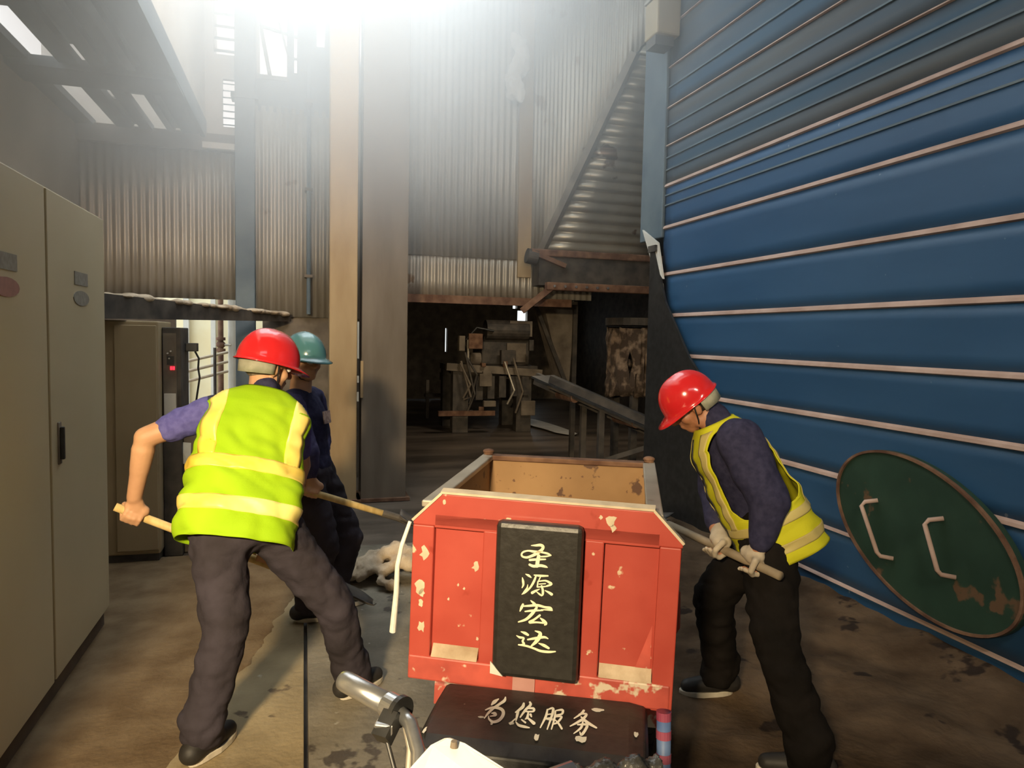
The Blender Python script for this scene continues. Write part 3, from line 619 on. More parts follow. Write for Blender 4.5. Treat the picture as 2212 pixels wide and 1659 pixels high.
NIN = [[(820, 228, 34), (800, 300, 54), (695, 396, 24)], [(735, 370, 44), (722, 450, 42), (710, 535, 20)], [(920, 200, 34), (930, 250, 44), (850, 350, 42), (775, 475, 24)], [(860, 320, 22), (978, 308, 42), (980, 360, 34), (850, 372, 26)], [(902, 380, 26), (890, 470, 42), (856, 505, 16)], [(940, 420, 40), (955, 455, 24)], [(695, 510, 20), (618, 595, 32)], [(708, 560, 16), (760, 612, 42), (860, 632, 42), (930, 642, 20)], [(800, 520, 24), (862, 562, 32)], [(905, 490, 32), (1000, 565, 56)]]
FU = [[(1210, 308, 26), (1190, 430, 40), (1108, 625, 20)], [(1218, 310, 22), (1300, 280, 42), (1290, 400, 40), (1220, 645, 20)], [(1200, 400, 22), (1282, 382, 22)], [(1180, 472, 22), (1272, 452, 22)], [(1342, 330, 26), (1330, 460, 34), (1288, 642, 20)], [(1350, 320, 22), (1452, 300, 42), (1450, 370, 34), (1350, 402, 22)], [(1340, 432, 22), (1444, 422, 34), (1380, 525, 34), (1300, 565, 16)], [(1338, 482, 16), (1400, 545, 34), (1452, 625, 34)]]
WU = [[(1800, 280, 40), (1760, 340, 40), (1648, 432, 20)], [(1728, 352, 22), (1842, 340, 38), (1800, 422, 44), (1700, 500, 40), (1588, 572, 20)], [(1760, 400, 26), (1860, 490, 54), (2004, 572, 32)], [(1708, 540, 26), (1852, 532, 44), (1830, 622, 44), (1770, 704, 42), (1742, 660, 16)], [(1790, 480, 26), (1760, 590, 40), (1648, 692, 16)]]

# ------------------------------------------------------------------ cargo tricycle
tri = empty('cargo_tricycle', (.691, 2.05, 0), -math.radians(26.07), 'red cargo tricycle with lettered black seat and open ochre-lined box', 'tricycle')
ROL = math.radians(1.4); H = .42
def outline(y, i=0.): return [(-H+i, y, .49+i), (H-.015-i, y, .475+i), (H-i, y, 1.005), (H-.09, y, 1.095-i), (-H+.09, y, 1.095-i), (-H+i, y, 1.005)]
fp = MB().prism(outline(.024), (0, 1, 0), .016).build('front_panel', red, tri); fp.rotation_euler.y = ROL
MB().prism([(-H, 0, 1.005), (-H, 0, .99), (H, 0, .99), (H, 0, 1.005), (H-.09, 0, 1.095), (-H+.09, 0, 1.095)], (0, 1, 0), .03).build('top_rail', red, fp, bevel=.004)
MB().box(-H+.03, H-.03, 0, .03, 1.035, 1.04)
for x0, x1, z0, z1 in ((-H, -.350, .49, .99), (.352, H-.004, .48, .99), (-.190, -.125, .56, .99), (.128, .186, .55, .99)):
    MB().box(x0, x1, 0, .03, z0, z1).build('stile', red, fp, bevel=.004)
MB().box(-.35, .352, .0, .03, .985, 1.03).build('top_inner_rail', red, fp, bevel=.003)
MB().box(-H, H-.012, -.004, .03, .485, .565).build('bottom_rail', red_worn, fp, bevel=.006)
for x0, x1 in ((-.345, -.195), (.19, .35)):
    MB().prism([(x0, -.002, .565), (x0, .024, .565), (x0, .024, .60)], (1, 0, 0), x1-x0).build('dusty_ledge', sandm, fp)
MB().prism([(-H+.088, -.003, 1.096), (H-.088, -.003, 1.096), (H-.086, .034, 1.101), (-H+.086, .034, 1.101)], (0, 0, 1), .007).build('top_edge', cream, fp)
for s in (-1, 1): MB().bar((s*(H+.002), .014, 1.004), (s*(H-.09), .014, 1.097), .036, .008).build('chamfer_edge', cream, fp)
for k, (x, z, r) in enumerate(((-.215, .865, .019), (-.378, .90, .026), (-.39, .79, .03), (-.382, .77, .018), (-.385, .735, .014), (-.378, .66, .022), (.205, 1.055, .022), (.21, 1.035, .014), (.172, 1.065, .009), (-.32, 1.07, .010), (-.27, .80, .006), (-.25, .79, .006), (-.20, .63, .007), (-.30, .75, .006))):
    pts = []
    for a in range(11):
        rr = r*(.7+.55*noise.noise(V((k*3.1, a*.9, 0)))); pts.append((x+rr*.8*math.cos(a*.571), -.0012 if abs(x) > .34 or z > 1.0 else .0228, z+rr*1.15*math.sin(a*.571)))
    MB().prism(pts, (0, 1, 0), .002).build('chipped_patch', cream, fp)
MB().prism([(.345, .0225, .60), (.345, .0225, .74), (.30, .0225, .60)], (0, 1, 0), .002).build('worn_patch', red_worn, fp)
MB().box(-.075, -.005, -.010, -.003, .487, .555).build('tape_patch', mat('pink_tape', (.40, .19, .17), (.48, .26, .23), .5, scale=9), fp)
# back cushion with the vertical name
bc = MB().box(-.132, .134, -.052, .0, .552, 1.038).build('back_cushion', vinyl, tri, bevel=.016); bc.rotation_euler.y = ROL*.6
Q = [(-.114, -.052, 1.022), (.116, -.052, 1.034), (.126, -.052, .612), (-.107, -.052, .595)]
for nm, s in (('character_sheng', SHENG), ('character_yuan', YUAN), ('character_hong', HONG), ('character_da', DA)):
    brush('brush_character', s, 915, 1659, Q, (0, -1, 0), inkm, bc)
MB().prism([(-.135, -.0535, .60), (-.135, -.0535, .562), (-.095, -.0535, .556)], (0, 1, 0), .004).build('torn_corner', paper, bc)
# seat
sm_ = MB(); vs = []; fs = []
prof = [(.0, .40), (.0, .488), (-.012, .498), (-.10, .503), (-.22, .503), (-.30, .498), (-.345, .480), (-.36, .44), (-.355, .37)]
xs = [-.285, -.275, -.262, -.10, .10, .30, .345, .355]
for i, x in enumerate(xs):
    e = min(i, len(xs)-1-i); inset = (.03, .01, 0, 0)[min(e, 3)]; dz = (-.03, -.008, 0, 0)[min(e, 3)]
    for y, z in prof: vs.append((x-.0, y+(inset if y < -.2 else 0), z+(dz if z > .45 else 0)))
n = len(prof)
fs = [(i*n+k, (i+1)*n+k, (i+1)*n+k+1, i*n+k+1) for i in range(len(xs)-1) for k in range(n-1)]+[(i*n+n-1, (i+1)*n+n-1, (i+1)*n, i*n) for i in range(len(xs)-1)]+[tuple(range(n))[::-1], tuple(range((len(xs)-1)*n, len(xs)*n))]
seat = sm_.add(vs, fs).build('seat', vinyl_torn, tri, smooth=False, bevel=.006)
Q2 = [(-.175, -.035, .5035), (.24, -.015, .5035), (.25, -.325, .5035), (-.115, -.375, .5035)]
for s in (WEI, NIN, FU, WU): brush('brush_character', s, 2212, 1032, Q2, (0, 0, 1), inkw, seat)
for k, (x, y, w, h) in enumerate(((-.12, -.20, .03, .012), (-.085, -.225, .012, .03), (-.03, -.215, .02, .02), (.05, -.27, .018, .05), (.17, -.255, .045, .05), (.21, -.09, .05, .03), (.075, -.17, .04, .02), (-.26, -.3, .012, .05), (.32, -.2, .02, .04))):
    pts = [(x+w*.5*math.cos(a)*(.7+.6*noise.noise(V((k, a, 2)))), y+h*.5*math.sin(a)*(.7+.6*noise.noise(V((a, k, 5)))), .5036) for a in [q*.628 for q in range(10)]]
    MB().prism(pts, (0, 0, 1), .0008).build('torn_patch', paper, seat)
MB().box(-.25, .33, -.33, -.01, .26, .40).build('battery_case', blackp, tri, bevel=.02)
# cargo box
for s, x in ((-1, -.352), (1, .36)):
    wl = MB().box(x-.012, x+.012, .03, .97, .52, 1.05).build('side_wall', ochre, tri)
    MB().box(x+s*.012, x+s*.016, .03, .97, .50, 1.045).build('outer_skin', red_worn, wl)
    MB().box(x-.026, x+.026, .03, .985, 1.05, 1.072).build('rim', galv, wl, bevel=.005)
    for y in (.3, .62): MB().box(x+s*.014, x+s*.03, y-.02, y+.02, .5, 1.04).build('rib', red_worn, wl)
rw = MB().box(-.36, .365, .955, .98, .52, 1.055).build('rear_wall', ochre, tri)
MB().box(-.36, .365, .94, 1.0, 1.05, 1.072).build('rim', rust, rw, bevel=.005)
for x in (-.352, .36):
    pk = MB(); pk.cyl((x, .975, .5), (x, .975, 1.085), .022, n=14); pk.ell((x, .975, 1.085), V((1, 0, 0)), V((0, 0, 1)), V((0, 1, 0)), .026, .012, .026, 12, 8); pk.build('corner_post', rust, tri)
MB().box(-.36, .365, .03, .97, .50, .525).build('box_floor', ochre, tri)
for k in range(2):
    MB().box(.376, .41, .06+.10*k, .13+.10*k, .70, .92).build('latch', red_worn, tri, bevel=.012)
MB().tube([(.395, .03, .86), (.435, .07, .82), (.44, .10, .70), (.40, .12, .62)], .012).build('latch_bar', red_worn, tri)
MB().tube([(-.415, .03, 1.0), (-.432, .0, .93), (-.446, .0, .86), (-.452, .01, .77), (-.47, .03, .63)], [.006, .007, .008, .009, .011]).build('rope', ropem, tri)
# chassis, wheels
for x in (-.2, .2): MB().bar((x, -.35, .36), (x, .95, .46), .05, .06).build('chassis_rail', darksteel, tri)
MB().bar((0, -.35, .33), (0, -.95, .42), .06, .06).build('main_tube', darksteel, tri)
MB().tube([(0, -.95, .42), (0, -1.05, .62), (0, -1.09, .88)], .028).build('steering_column', darksteel, tri)
MB().box(-.24, .24, -.86, -.36, .235, .25).build('footboard', darksteel, tri)
def wheel(x, y, r):
    w = MB(); 
    for k in range(24):
        a, b = k*math.pi/12, (k+1)*math.pi/12
        w.tube([(x, y+(r-.04)*math.cos(t), r+(r-.04)*math.sin(t)) for t in (a, (a+b)/2, b)], .04, 10)
    o = w.build('wheel', blackp, tri)
    MB().cyl((x-.02, y, r), (x+.02, y, r), r*.68, n=24).build('hub', chrome, o)
wheel(-.36, .62, .22); wheel(.365, .62, .22); wheel(0, -1.28, .2)
MB().cyl((-.36, .62, .22), (.365, .62, .22), .025).build('axle', darksteel, tri)
for s in (-1, 1): MB().bar((s*.06, -1.28, .2), (s*.05, -1.10, .7), .03, .03).build('fork_leg', darksteel, tri)
for s, x in ((-1, -.36), (1, .365)): MB().prism([(x-.06, .62+.26*math.cos(a), .22+.26*math.sin(a)) for a in [q*math.pi/12 for q in range(13)]]+[(x-.06, .62+.245*math.cos(a), .22+.245*math.sin(a)) for a in [q*math.pi/12 for q in range(12, -1, -1)]], (1, 0, 0), .12).build('mudguard', red_worn, tri)
# taped post under the right corner
tp = MB().cyl((.402, -.05, .50), (.412, -.11, .06), .021, n=16).build('taped_post', bluetape, tri, smooth=True)
for t in (0, .12, .27, .36): MB().cyl(V((.402, -.05, .50)).lerp(V((.412, -.11, .06)), t), V((.402, -.05, .50)).lerp(V((.412, -.11, .06)), t+.055), .0225, n=16).build('tape_band', purpletape, tp)
# handlebar with the left-hand grip, wrapped other side
hb = MB().tube([(-.115, -.962, .928), (-.085, -.985, .918), (-.06, -1.02, .89), (-.045, -1.07, .86), (-.01, -1.10, .85), (.05, -1.09, .85), (.12, -1.03, .86), (.20, -.97, .865)], .013).build('handlebar', chrome, tri, smooth=True)
gp = MB(); g0, g1 = V((-.252, -.888, .934)), V((-.112, -.964, .928)); gd = (g1-g0).normalized()
gp.tube([g0-gd*.004, g0, g0+gd*.01, g1-gd*.03], [.013, .018, .0195, .0195], 20); gp.build('grip', chrome, hb, smooth=True)
MB().cyl(g1-gd*.034, g1-gd*.002, .0235, n=24).build('throttle_collar', chrome, hb, bevel=.002)
MB().cyl(g1-gd*.004, g1+gd*.006, .028, n=24).build('black_ring', blackp, hb)
MB().box(-.145, -.112, -1.008, -.985, .905, .925).build('clamp_screw', chrome, hb, bevel=.003)
MB().bar((-.12, -.975, .928), (-.13, -1.01, .90), .03, .03).build('brake_clamp', blackp, hb)
MB().tube([(-.125, -1.0, .90), (-.095, -1.03, .85), (-.08, -1.07, .80), (-.05, -1.09, .74)], .004).build('brake_cable', blackp, hb)
MB().tube([(-.10, -.975, .925), (-.08, -1.0, .885), (-.07, -1.05, .82), (-.05, -1.08, .75)], .007).build('throttle_cable', galv, hb)
fm = MB(); fp_ = [V((.10, -1.04, .862)).lerp(V((.345, -.885, .835)), k/14) for k in range(15)]
fm.tube([q+V((0, 0, .004*math.sin(k*1.7))) for k, q in enumerate(fp_)], [.019+.005*math.sin(k*2.3)+.003*math.cos(k*4.1) for k in range(15)], 14)
fmm = remesh(fm, 'film_wrapped_grip', .004, 1); wrinkle(fmm, .004, 55, 3, (2, 2, 1)); link('film_wrapped_grip', fmm, film, hb)
# white shroud with screws
fr = MB(); top = [(-.075, -1.165, .905), (-.028, -1.062, .937), (-.005, -1.038, .940), (.028, -1.046, .938), (.15, -1.095, .91), (.19, -1.16, .885), (.13, -1.27, .84), (-.05, -1.27, .84)]
low = [(x*1.08, y-.01, .60) for x, y, z in top]
fr.add(top+low, [tuple(range(8)), tuple(range(8, 16))[::-1]]+[(k, 8+k, 8+(k+1) % 8, (k+1) % 8) for k in range(8)])
sh_ = fr.build('shroud', whitep, tri, bevel=.008)
for x, y, z in ((.012, -1.06, .937), (-.045, -1.12, .918), (.10, -1.105, .918)): MB().cyl((x, y, z-.004), (x, y, z+.006), .0065, .005, n=12).build('screw', dustgrey, sh_, smooth=False)
# ------------------------------------------------------------------ people
CL, CD, CZ = V((math.cos(YAW), -math.sin(YAW), 0)), V((math.sin(YAW), math.cos(YAW), 0)), V((0, 0, 1))   # sideways, away, up as seen by the photographer
def vec(l, d, z): return (CL*l+CD*d+CZ*z).normalized()
def grip(mb, w, c, axis, s=1.0, flip=1):
    """closed hand at c on a handle along axis, coming from wrist w"""
    w, c, a = V(w), V(c), V(axis).normalized()*flip
    e1 = (w-c); e1 = (e1-a*e1.dot(a)).normalized(); e2 = a.cross(e1)
    kn = c+e1*.020*s+e2*.018*s
    mb.rc(w, c+e1*.034*s, .028*s, .034*s, flat=(e2, .78)); mb.rc(c+e1*.034*s-a*.026*s, c+e1*.034*s+a*.028*s, .024*s, .024*s)
    for k in range(4):
        o = a*((k-1.5)*.0205*s); r = .0305*s; fr = (.0105, .0112, .011, .0095)[k]*s; L = (200, 215, 210, 190)[k]
        P = [c+o+(e1*math.cos(math.radians(q))+e2*math.sin(math.radians(q)))*r for q in (8, 8+L*.36, 8+L*.68, 8+L)]
        for i in range(3): mb.rc(P[i], P[i+1], fr*(1.06-.08*i), fr*(1-.08*i), 8)
    P = [c+e1*.036*s-a*.03*s, c+a*(-.048*s)+(e1*.6-e2*.8)*.032*s, c-a*.042*s+(-e1*.55-e2*.83)*.031*s, c-a*.030*s+(-e1*1.0-e2*.1)*.031*s]
    for i in range(3): mb.rc(P[i], P[i+1], (.0135, .0125, .011)[i]*s, (.0125, .011, .0095)[i]*s, 8)
def head_parts(mb, h, R, U, F):
    E = lambda x, y, z, a, b, c: mb.ell(h+R*x+F*y+U*z, R, U, F, a, b, c)
    E(0, -.012, .035, .076, .088, .096); E(0, .012, -.03, .066, .085, .076); E(0, .045, -.078, .040, .032, .038)
    for s in (-1, 1):
        E(s*.042, .050, -.025, .026, .028, .026); E(s*.050, .005, -.070, .020, .030, .035)
        E(s*.077, -.008, -.008, .010, .032, .021); E(s*.030, .078, .028, .026, .010, .014)
    mb.rc(h+F*.086+U*.018, h+F*.106-U*.022, .010, .015, 10); E(0, .094, -.026, .018, .010, .012)
    E(0, .086, -.054, .022, .006, .010); E(0, .083, -.065, .018, .007, .010)
def make_helmet(par, h, R, U, F, m, base, k_=1.0, lab=None):
    c = h+U*.022-F*.004; vs = []; fs = []; n = 56; rows = 14
    for i in range(rows+1):
        e = (math.pi/2)*max(0, (i-2))/(rows-2)
        for k in range(n):
            p = 2*math.pi*k/n; cx, cy = math.sin(p), math.cos(p)
            ce = math.cos(e)**.86 if e < 1.56 else 0; z = .138*math.sin(e)
            a, b = .112*ce, .138*ce
            if i < 2:
                f = max(0, cy); brim = (.010+.050*f**2.2)*(1-i*.5); a, b = .112+brim*.8, .138+brim; z = -.006-.018*f*f*(1-i*.5)-.004*(1-i)
            ridge = .005*math.exp(-(cx*ce*.112/.022)**2) if e > .15 else 0
            vs.append(c+R*(a*cx)+F*(b*cy)+U*(z+ridge)-base)
    fs = [(i*n+k, i*n+(k+1) % n, (i+1)*n+(k+1) % n, (i+1)*n+k) for i in range(rows) for k in range(n)]
    vs = [c-base+(v-(c-base))*k_ for v in vs]
    hl = MB().add(vs, fs).build('helmet', m, par, smooth=True, solid=-.003)
    if lab: hl['label'] = lab
    w = MB()
    for z0, r in ((-.034, 0), (-.052, 0)): pass
    pts = [math.radians(q) for q in range(95, 266, 9)]
    lo = [c+R*(.092*math.sin(p))+F*(.104*math.cos(p)-.006)-U*(.052+.012*math.cos(p+math.pi))-base for p in pts]
    hi = [c+R*(.096*math.sin(p))+F*(.110*math.cos(p)-.006)-U*.006-base for p in pts]; n = len(pts)
    w.add(lo+hi, [(k, k+1, n+k+1, n+k) for k in range(n-1)]).build('headband', strapm, hl, smooth=True, solid=.006)
    for s in (-1, 1):
        MB().tube([c+R*(s*.098)-U*.01-base, h+R*(s*.076)+F*.015-U*.05-base, h+R*(s*.046)+F*.035-U*.098-base, h+F*.045-U*.110-base], .0035, 6).build('chin_strap', blackp, hl)
    return hl
def make_hair(par, h, R, U, F, m, base):
    mb = MB(); vs = []; n, rows = 28, 12
    mb.ell(h+U*.030-F*.016, R, U, F, .080, .092, .099, 28, 16); me = mb.mesh('hair'); bm = bmesh.new(); bm.from_mesh(me)
    dele = [v for v in bm.verts if (v.co-h).dot(U) < -.055 or ((v.co-h).dot(F) > .035 and (v.co-h).dot(U) < .06) or ((v.co-h).dot(F) > .005 and (v.co-h).dot(U) < -.005)]
    bmesh.ops.delete(bm, geom=dele, context='VERTS'); bm.to_mesh(me); bm.free()
    for v in me.vertices: v.co -= base
    return link('hair', me, m, par, smooth=True, solid=.006)
def torso_frame(J):
    R = (V(J['shR'])-V(J['shL'])); S = (V(J['neck'])-V(J['pel'])).normalized(); R = (R-S*R.dot(S)).normalized()
    F = S.cross(R).normalized(); return R, S, F
def make_vest(par, J, base, spec, m, mband, hem=-.16, bands=((.17, .25), (.42, .50)), straps=(.085, .150), ta=.52, xs=.165, seed=1, wr=.012):
    """vest wrapped round the torso; spec = [(s, half width, half depth, forward shift)] with s from hem (0) to neck (1)"""
    R, S, F = torso_frame(J); pel, chest, neck = V(J['pel']), V(J['chest']), V(J['neck'])
    P0 = pel+S*hem+V(J.get('hemshift', (0, 0, 0)))
    def cen(t):
        pts = [P0, pel, chest, neck]; L = [0]
        for a, b in zip(pts, pts[1:]): L.append(L[-1]+(b-a).length)
        q = t*L[-1]
        for i in range(3):
            if q <= L[i+1]+1e-6: return pts[i].lerp(pts[i+1], (q-L[i])/(L[i+1]-L[i]))
        return neck
    def sec(t):
        for (s0, *a), (s1, *b) in zip(spec, spec[1:]):
            if t <= s1: k = (t-s0)/(s1-s0); k = k*k*(3-2*k) if s0 < .8 else k; return [x+(y-x)*k for x, y in zip(a, b)]
        return spec[-1][1:]
    def pt(t, th, off=0):
        a, b, sh = sec(t); c = cen(t); sn, cs = math.sin(th), math.cos(th)
        ex = .86; px = math.copysign(abs(sn)**ex, sn)*a; py = math.copysign(abs(cs)**ex, cs)*b
        p = c+R*px-F*py+F*sh
        nrm = (R*(sn/a)-F*(cs/b)).normalized()
        q = V((px*5+seed*3, t*5.0+px*3.2, py*4)); w = abs(noise.noise(q*1.3))*1.7-.35+.45*noise.noise(q*3.1)
        return p+nrm*(off+wr*w*(1 if t < .85 else .3))-base
    def lim(t):
        a = sec(t)[0]
        if t <= ta: return 1.0
        k = min(1, (t-ta)/.10); k = math.sqrt(k)
        return min(1, (a*(1-k)+xs*k)/a)
    vs = []; fs = []; nr, nc = 64, 44
    for half in (0, 1):
        b0 = len(vs)
        for i in range(nr+1):
            t = i/nr; m_ = math.pi/2 if lim(t) >= .9999 else math.asin(min(.9999, lim(t)**(1/.86)))
            for j in range(nc+1):
                u = -1+2*j/nc; vs.append(pt(t, u*m_ if not half else math.pi+u*m_))
        fs += [(b0+i*(nc+1)+j, b0+i*(nc+1)+j+1, b0+(i+1)*(nc+1)+j+1, b0+(i+1)*(nc+1)+j) for i in range(nr) for j in range(nc)]
    me = MB().add(vs, fs).mesh('vest'); bm = bmesh.new(); bm.from_mesh(me); bmesh.ops.remove_doubles(bm, verts=bm.verts, dist=.0008); bmesh.ops.recalc_face_normals(bm, faces=bm.faces); bm.to_mesh(me); bm.free()
    vest = link('vest', me, m, par, smooth=True, solid=.004)
    for t0, t1 in bands:
        vs = []; fs = []; n = 88
        for i in range(7):
            t = t0+(t1-t0)*i/6
            vs += [pt(t, 2*math.pi*k/n, .0045) for k in range(n)]
        fs = [(i*n+k, i*n+(k+1) % n, (i+1)*n+(k+1) % n, (i+1)*n+k) for i in range(6) for k in range(n)]
        MB().add(vs, fs).build('reflective_band', mband, vest, smooth=True, solid=.002)
    for s in (-1, 1):
        for half in (0, 1):
            vs = []; fs = []; n = 34; top = .965; st0 = bands[-1][1]-.005
            for i in range(n+1):
                t = st0+(top-st0)*i/n; a = sec(t)[0]
                for j in range(6):
                    x = straps[0]+(straps[1]-straps[0])*j/5; q = min(.985, x/a*(1 if t < .86 else 1)); q = min(q, lim(t)*.995)
                    th = math.asin(q**(1/.86))
                    vs.append(pt(t, s*th if not half else math.pi-s*th, .0045))
            fs = [(i*6+j, i*6+j+1, (i+1)*6+j+1, (i+1)*6+j) for i in range(n) for j in range(5)]
            MB().add(vs, fs).build('shoulder_band', mband, vest, smooth=True, solid=.002)
    return vest, pt
def shoe(par, ank, d, base, n=0):
    d = V((d[0], d[1], 0)).normalized(); a = V(ank); g = V((a.x, a.y, 0)); x = d.cross(CZ)
    mb = MB(); mb.rc(g-d*.05+CZ*.055, g+d*.04+CZ*.06, .045, .045); mb.rc(g+d*.03+CZ*.05, g+d*.15+CZ*.040, .046, .034); mb.rc(g-d*.03+CZ*.06, V((a.x, a.y, max(a.z, .1))), .046, .048)
    me = remesh(mb, 'shoe', .009, 3, shoem)
    for v in me.vertices: v.co.z = max(v.co.z, .014); v.co -= base
    o = link('shoe', me, shoem, par)
    out = []
    for k in range(24):
        q = k*math.pi/12; c, s = math.cos(q), math.sin(q); y = .055+c*(.135 if c > 0 else .115); w = .046 if c > 0 else .041
        out.append(g+d*y+x*(s*w)+CZ*.002-base)
    MB().prism(out, (0, 0, 1), .024).build('sole', solem, o, bevel=.003)
    return o
def person(label, J, hf, hu, cfg):
    base = V(((J['ankL'][0]+J['ankR'][0])/2, (J['ankL'][1]+J['ankR'][1])/2, 0))
    J = {k: V(v) for k, v in J.items()}
    par = empty('person', base, label=label, cat='person')
    R, S, F = torso_frame(J); h = J['head']; HF = hf; HR = HF.cross(hu).normalized(); HU = HR.cross(HF).normalized()
    b = MB(); head_parts(b, h, HR, HU, HF)
    b.rc(J['neck']-S*.03, h-HU*.03-HF*.015, .062, .056)
    tw = cfg.get('tw', 1.0)
    b.ell(J['pel'], R, S, F, .155*tw, .13, .115); b.ell(J['pel'].lerp(J['chest'], .5), R, S, F, .145*tw, .17, .105); b.ell(J['chest'], R, S, F, .165*tw, .20, .115)
    b.rc(J['shL'].lerp(J['neck'], .15), J['shR'].lerp(J['neck'], .15), .062, .062)
    for s in 'LR':
        b.rc(J['sh'+s], J['el'+s], .052, .044); b.rc(J['el'+s], J['wr'+s], .043, .030)
        b.rc(J['el'+s].lerp(J['wr'+s], .2), J['el'+s].lerp(J['wr'+s], .55), .045, .038)
        grip(b, J['wr'+s], J['ha'+s], cfg['axis'], flip=cfg.get('flip', {}).get(s, 1))
        b.rc(J['hip'+s], J['knee'+s], .08, .058); b.rc(J['knee'+s], J['ank'+s], .055, .04)
    me = remesh(b, 'body', .0065, 3)
    for v in me.vertices: v.co -= base
    link('body', me, cfg['skin'], par)
    # shirt
    t = MB(); g = .016
    t.ell(J['pel']+S*.04, R, S, F, .150*tw+g, .12, .11+g); t.ell(J['pel'].lerp(J['chest'], .5), R, S, F, .145*tw+g, .18, .105+g); t.ell(J['chest'], R, S, F, .165*tw+g, .205, .115+g)
    t.rc(J['shL'].lerp(J['neck'], .12), J['shR'].lerp(J['neck'], .12), .070, .070)
    if cfg.get('collar', 1): t.rc(J['neck']-S*.05, J['neck']+S*.012+F*.0, .075, .070)
    armL, armR = MB(), MB()
    for s in 'LR':
        k = cfg['sleeve']
        q = (armL if s == 'L' else armR) if cfg.get('sleeve_mat') else t
        if k <= 1: q.rc(J['sh'+s], J['sh'+s].lerp(J['el'+s], k), .070, .060)
        else:
            ak = cfg.get('arm', 1.); q.rc(J['sh'+s], J['el'+s], .072*ak, .064*ak); q.rc(J['el'+s], J['el'+s].lerp(J['wr'+s], k-1), .064*ak, .048)
    me = remesh(t, 'shirt', .011, 4); wrinkle(me, .007, 9, cfg['seed'], (1, 1, .6))
    for v in me.vertices: v.co -= base
    shirt = link('shirt', me, cfg['shirt'], par)
    if cfg.get('sleeve_mat'):
        for q in (armL, armR):
            me = remesh(q, 'sleeve', .009, 3); wrinkle(me, .006, 14, cfg['seed']+3)
            for v in me.vertices: v.co -= base
            link('sleeve', me, cfg['sleeve_mat'], shirt)
    # trousers
    t = MB(); bg = cfg.get('baggy', 1.)
    t.ell(J['pel']-S*.02, R, S, F, .168*tw, .14, .130); t.rc(J['hipL'], J['hipR'], .115, .115)
    for s in 'LR':
        fd = V((*cfg['foot'+s], 0)).normalized(); an = J['ank'+s]
        t.rc(J['hip'+s], J['knee'+s], .108*bg, .080*bg); t.rc(J['knee'+s], V((an.x, an.y, max(an.z, .10))), .080*bg, .072*bg)
        t.rc(V((an.x, an.y, max(an.z, .10)+.05)), V((an.x, an.y, max(an.z, .09)-.03))+fd*.02, .074*bg, .070*bg)
    me = remesh(t, 'trousers', .012, 4); wrinkle(me, .012, 8, cfg['seed']+5, (1, 1, 1.5))
    for v in me.vertices: v.co.z = max(v.co.z, .055); v.co -= base
    link('trousers', me, cfg['trousers'], par)
    for s in 'LR': shoe(par, J['ank'+s], cfg['foot'+s], base)
    make_hair(par, h, HR, HU, HF, cfg['hair'], base)
    make_helmet(par, h, HR, HU, HF, cfg['hat'], base, cfg.get('hk', 1.0))
    for s in (-1, 1):
        e = h+HR*(s*.031)+HF*.079+HU*.006-base
        ey = MB().ell(e, HR, HU, HF, .013, .012, .012, 12, 8).build('eye', mat('eye_white', (.7, .66, .6), None, .3), par, smooth=True)
        MB().ell(e+HF*.009, HR, HU, HF, .006, .006, .004, 10, 6).build('iris', mat('iris', (.03, .018, .01), None, .3), ey)
    return par, base, J, (HR, HU, HF)

# worker in the lime vest, back to the photographer
LM = {'pel': (-.237, 2.946, .893), 'hipL': (-.320, 2.928, .874), 'hipR': (-.135, 2.996, .832), 'kneeL': (-.279, 2.784, .477), 'ankL': (-.365, 2.775, .11), 'kneeR': (.133, 3.037, .443), 'ankR': (.205, 3.125, .085),
      'chest': (-.213, 3.112, 1.124), 'neck': (-.160, 3.175, 1.345), 'head': (-.146, 3.215, 1.452), 'shL': (-.378, 3.142, 1.262), 'shR': (-.040, 3.180, 1.225), 'elL': (-.610, 3.139, 1.167), 'wrL': (-.662, 3.179, .915), 'haL': (-.672, 3.196, .838),
      'elR': (-.010, 3.400, .985), 'wrR': (-.10, 3.33, .70), 'haR': (-.165, 3.29, .60)}
axL = V((.072, 3.316, .448))-V((-.713, 3.189, .867))
p1, b1, J1, H1 = person('worker in a lime vest and red helmet seen from behind, shovelling', LM, vec(.66, .70, -.22), vec(.05, .05, 1),
    dict(skin=skin_l, shirt=navy, sleeve=.60, sleeve_mat=purple, trousers=trou_l, hat=redhat, hair=hairg, axis=axL, footL=(.55, .83), footR=(.75, .6), seed=1, tw=1.12, baggy=1.08))
make_vest(p1, J1, b1, [(0, .218, .150, .0), (.25, .220, .152, -.005), (.5, .222, .155, 0), (.72, .222, .152, .005), (.86, .212, .135, .01), (.94, .165, .108, .012), (1, .100, .082, .012)], lime, refl,
          hem=-.13, bands=((.145, .235), (.405, .495)), straps=(.130, .190), ta=.50, xs=.205, seed=2, wr=.019)
